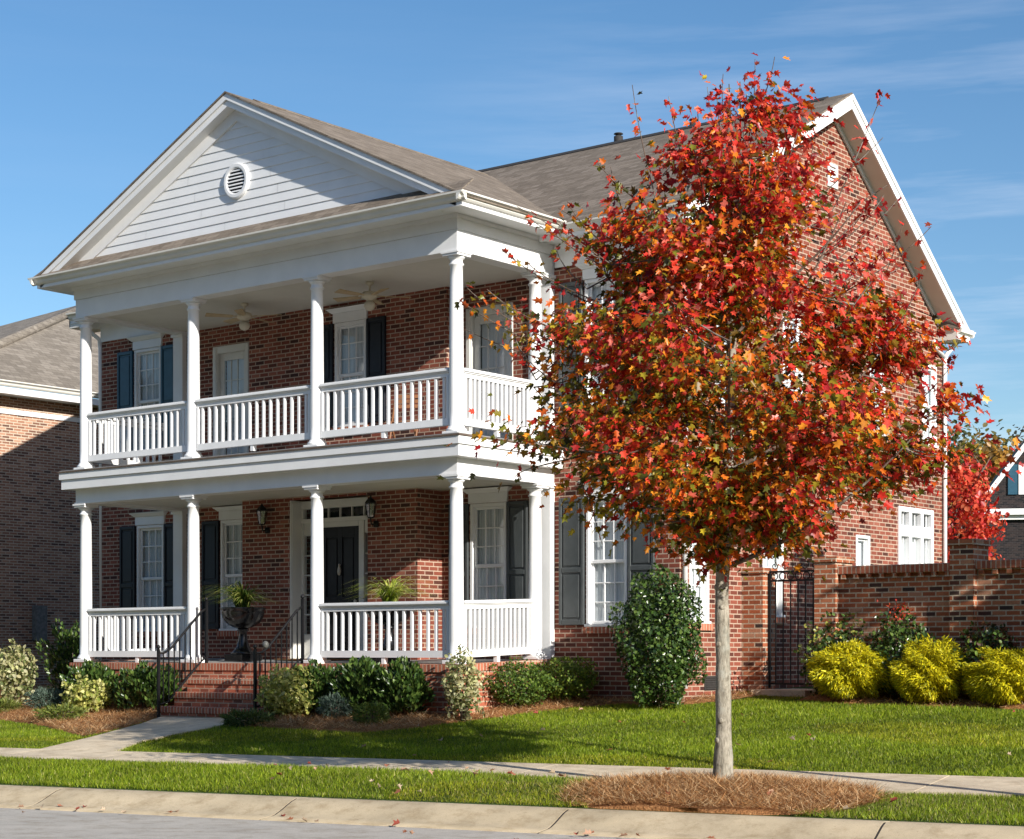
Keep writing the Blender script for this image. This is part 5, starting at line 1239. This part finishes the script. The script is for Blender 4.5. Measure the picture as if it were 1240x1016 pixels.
def lawn(u0, u1, v0, v1, dens, hlo, hhi, wd, seed, cols, wt):
    g = np.random.default_rng(seed); n = int((u1 - u0) * (v1 - v0) * dens); u = g.uniform(u0, u1, n); v = g.uniform(v0, v1, n)
    x = u * CT - v * ST; y = u * ST + v * CT; k, _, _ = on_turf(x, y); x, y = x[k], y[k]; z = T(x, y); k = camera_keep(x, y, z); x, y, z = x[k], y[k], z[k]; n = len(x)
    pt = np.sin(x * .9 - y * 1.7 + 1) + np.sin(x * 2.3 + y * 1.1) * np.sin(y * 2.9 - x * .7) + .6 * np.sin(x * 6.1 - y * 4.3)
    hgt = g.uniform(hlo, hhi, n) * (1 + .14 * pt)
    c = pal(n, cols, wt, .25, g) * (1 + .13 * pt)[:, None] * np.where(np.sin(x * .55 + 1.3 * np.sin(y * .8)) * np.sin(y * .9 - x * .3) > .45, 1.12, 1.0)[:, None] ** np.array([2.2, 1, .8])
    ax = unit(g.normal(0, .42, (n, 3)) * [1, 1, 0] + [0, 0, 1]); nn = unit(g.normal(size=(n, 3)) * [1, 1, .1])
    return np.stack([x, y, z - .01], 1), ax, nn, np.stack([wd * g.uniform(.7, 1.4, n), hgt], 1), c
GC = [(.15, .215, .010), (.20, .27, .014), (.30, .34, .03), (.08, .125, .008), (.44, .40, .14)]
parts_ = [lawn(-18, 13, -7.74, -5.88, 4200, .04, .08, .0070, 61, GC, [4, 5, 3, 2, .5]), lawn(-18, 14, -4.28, 4.4, 3100, .035, .068, .0085, 62, GC, [4, 5, 3, 2, .25])]
# worn, strawy turf near the mound
g = np.random.default_rng(63)
gr = [np.concatenate([p[i] for p in parts_]) for i in range(5)]
uu, vv = uv_of(gr[0][:, 0], gr[0][:, 1]); near = np.exp(-(((uu - MU - .3) / 3.2) ** 2 + ((vv - MV) / 1.5) ** 2)); m_ = (vv < -5.8) & (g.random(len(uu)) < near * .75)
gr[4][m_] = pal(m_.sum(), [(.40, .33, .15), (.30, .26, .09), (.20, .24, .05)], None, .2, g); gr[3][m_] *= .7
print('grass', len(gr[0]))
o = cards('grass', gr[0], gr[1], gr[2], gr[3], *BLADE, gr[4], M['grass_blade']); stuff(o)
# ------------------------------------------------------------------ pine straw
def straw_on(poly, dens, seed, zf_):
    g = np.random.default_rng(seed); px_ = [p[0] for p in poly]; py_ = [p[1] for p in poly]
    n = int((max(px_) - min(px_)) * (max(py_) - min(py_)) * dens); x = g.uniform(min(px_), max(px_), n); y = g.uniform(min(py_), max(py_), n)
    k = inside(poly, x, y); x, y = x[k], y[k]; k = camera_keep(x, y, x * 0); x, y = x[k], y[k]; n = len(x)
    a = g.uniform(0, 6.283, n); ax = np.stack([np.cos(a), np.sin(a), g.normal(.06, .16, n)], 1); nn = unit(np.stack([g.normal(0, .3, n), g.normal(0, .3, n), np.ones(n)], 1))
    return np.stack([x, y, zf_(x, y) + g.uniform(0, .018, n)], 1), ax, nn, np.stack([g.uniform(.003, .0065, n), g.uniform(.08, .2, n)], 1), pal(n, [(.52, .26, .10), (.62, .38, .18), (.34, .16, .06), (.72, .52, .30), (.15, .07, .03)], None, .2, g)
mp_ = []
for k in range(40):
    t = 2 * math.pi * k / 40; u = MU + .1 + 1.58 * math.cos(t); v = max(MV - .35 + 1.38 * math.sin(t), -7.74); mp_.append(xy_of(u, v))
def mound_z(x, y):
    u, v = uv_of(x, y); return T(x, y) + .02 + mound(u, v) + .018 * np.sin(5 * u) * np.sin(6 * v)
S_ = [straw_on(BED_R, 1000, 71, bed_z), straw_on(BED_L, 800, 72, bed_z), straw_on(BED_W, 400, 73, bed_z), straw_on(mp_, 3600, 74, mound_z)]
s_ = [np.concatenate([q[i] for q in S_]) for i in range(5)]
print('straw', len(s_[0])); stuff(cards('pine_straw', s_[0], s_[1], s_[2], s_[3], *BLADE, s_[4], M['straw']))
# ------------------------------------------------------------------ fallen leaves, each a thing
LC = [((.42, .16, .09), 'rusty'), ((.50, .30, .20), 'tan'), ((.30, .07, .05), 'red'), ((.55, .42, .30), 'pale')]
base_leaf = []
for q, (c_, nm) in enumerate(LC):
    tm = [(x, y - .4, z * (1.2 + .6 * q) + .10 * abs(x) * (1 + q)) for x, y, z in LEAF5[0]]
    o = cards('fallen_leaf', np.zeros((1, 3)), np.array([[0, 1., 0]]), np.array([[0, 0, 1.]]), np.array([1.0]), tm, LEAF5[1], np.array([c_]), M['dry_leaf']); base_leaf.append(o)
g = np.random.default_rng(81); used = [0] * 4; cnt = 0
def put_leaf(q, x, y, z, place, grp):
    s = g.uniform(.045, .085); o = base_leaf[q]
    if used[q]: o = o.copy(); COL.objects.link(o)
    used[q] = 1; o.location = (x, y, z + .012); o.scale = (s, s, s); o.rotation_euler = (g.normal(0, .35), g.normal(0, .35), g.uniform(0, 6.28))
    tag(o, f'{LC[q][1]} fallen maple leaf lying {place}', 'leaf', f'{LC[q][1]} leaves {grp}')
for k in range(26):      # gutter and kerb
    u = g.uniform(-2, 9); v = g.uniform(-8.85, -8.45); put_leaf(k % 4, *xy_of(u, v), -1.495, 'in the kerb gutter', 'in the gutter')
for k in range(10):
    u = g.uniform(-1, 8); v = g.uniform(-10.2, -9.0); put_leaf(k % 4, *xy_of(u, v), float(np.interp(v, [-11, -8.8], [-1.47, -1.515])) , 'on the grey street', 'on the street')
for k in range(46):
    u = g.uniform(1, 8.5); v = g.uniform(-7.7, -5.9); x, y = xy_of(u, v); mz = float(mound(u, v)); put_leaf(k % 4, x, y, float(T(x, y)) + (mz + .03 if mz > 0 else .06), *(('on the pine straw mound', 'on the straw mound') if mz > 0 else ('in the roadside grass strip', 'in the grass strip')))
for k in range(26):
    u = g.uniform(0, 9.5); v = g.uniform(-4.2, 1.0); x, y = xy_of(u, v)
    if not on_turf(np.array([x]), np.array([y]))[0][0]: continue
    put_leaf(k % 4, x, y, float(T(x, y)) + .06, 'on the front lawn', 'on the lawn')
for k in range(5):
    u = g.uniform(2, 9); v = g.uniform(-5.7, -4.5); x, y = xy_of(u, v); put_leaf(k % 4, x, y, float(T(x, y)) + .035, 'on the concrete sidewalk', 'on the sidewalk')
for k, o in enumerate(base_leaf):
    if not used[k]: bpy.data.objects.remove(o)
# ------------------------------------------------------------------ light, sky, camera
AZ, EL = 16.0, 24.5                                     # sun: degrees from +X towards -Y, and height
sd = np.array([math.cos(R(EL)) * math.cos(R(AZ)), -math.cos(R(EL)) * math.sin(R(AZ)), math.sin(R(EL))])
sun = bpy.data.lights.new('sun', 'SUN'); sun.energy = 5.0; sun.angle = R(.5); sun.color = (1.0, .95, .87)
so_ = bpy.data.objects.new('sun', sun); COL.objects.link(so_); so_.location = (20, -10, 30)
import mathutils
so_.rotation_euler = mathutils.Vector(sd).to_track_quat('Z', 'Y').to_euler()
w = bpy.data.worlds.new('World'); scene.world = w; w.use_nodes = True; nt = w.node_tree; nt.nodes.clear()
out = nt.nodes.new('ShaderNodeOutputWorld'); bg = nt.nodes.new('ShaderNodeBackground'); L(nt, bg.outputs[0], out.inputs[0])
sky = nt.nodes.new('ShaderNodeTexSky'); sky.sky_type = 'NISHITA'; sky.sun_disc = False; sky.sun_elevation = R(EL)
sky.sun_rotation = math.atan2(sd[0], sd[1]); sky.air_density = 1.0; sky.dust_density = .8; sky.ozone_density = 2.2; sky.altitude = 200
tc = nt.nodes.new('ShaderNodeTexCoord'); mp = nt.nodes.new('ShaderNodeMapping'); mp.inputs['Scale'].default_value = (1.2, 1.2, 14); L(nt, tc.outputs['Generated'], mp.inputs[0])
n1 = noise(nt, mp.outputs[0], 2.6, 6, .6)
cl_ = ramp(nt, n1, [(.46, (0, 0, 0)), (.74, (.40, .40, .40))])
# thin cirrus sits low on the north-west side only
dt = nt.nodes.new('ShaderNodeVectorMath'); dt.operation = 'DOT_PRODUCT'; L(nt, tc.outputs['Generated'], dt.inputs[0]); dt.inputs[1].default_value = (-.42, .90, 0)
sel = ramp(nt, dt.outputs['Value'], [(.91, (0.05, 0.05, 0.05)), (.975, (1, 1, 1))])
fac = mixc(nt, 1.0, cl_, sel, 'MULTIPLY')
hs = nt.nodes.new('ShaderNodeHueSaturation'); hs.inputs['Saturation'].default_value = 1.22; L(nt, sky.outputs[0], hs.inputs['Color'])
col = mixc(nt, fac, hs.outputs[0], (7.5, 7.8, 8.6))
L(nt, col, bg.inputs[0]); bg.inputs[1].default_value = .10
cam = bpy.data.cameras.new('camera'); co = bpy.data.objects.new('camera', cam); COL.objects.link(co)
cam.sensor_width = 36; cam.lens = 36 * 2232 / 1240; cam.shift_y = (790.1 - 508) / 1240; cam.clip_start = .1; cam.clip_end = 2000
co.location = (17.453, -20.601, .137); co.rotation_euler = (R(90), 0, R(38.562)); scene.camera = co
scene.view_settings.view_transform = 'Standard'; scene.view_settings.look = 'None'; scene.view_settings.exposure = 0.5; scene.view_settings.gamma = 1.0
scene.view_settings.use_curve_mapping = False
scene.cycles.max_bounces = 8; scene.cycles.transparent_max_bounces = 12
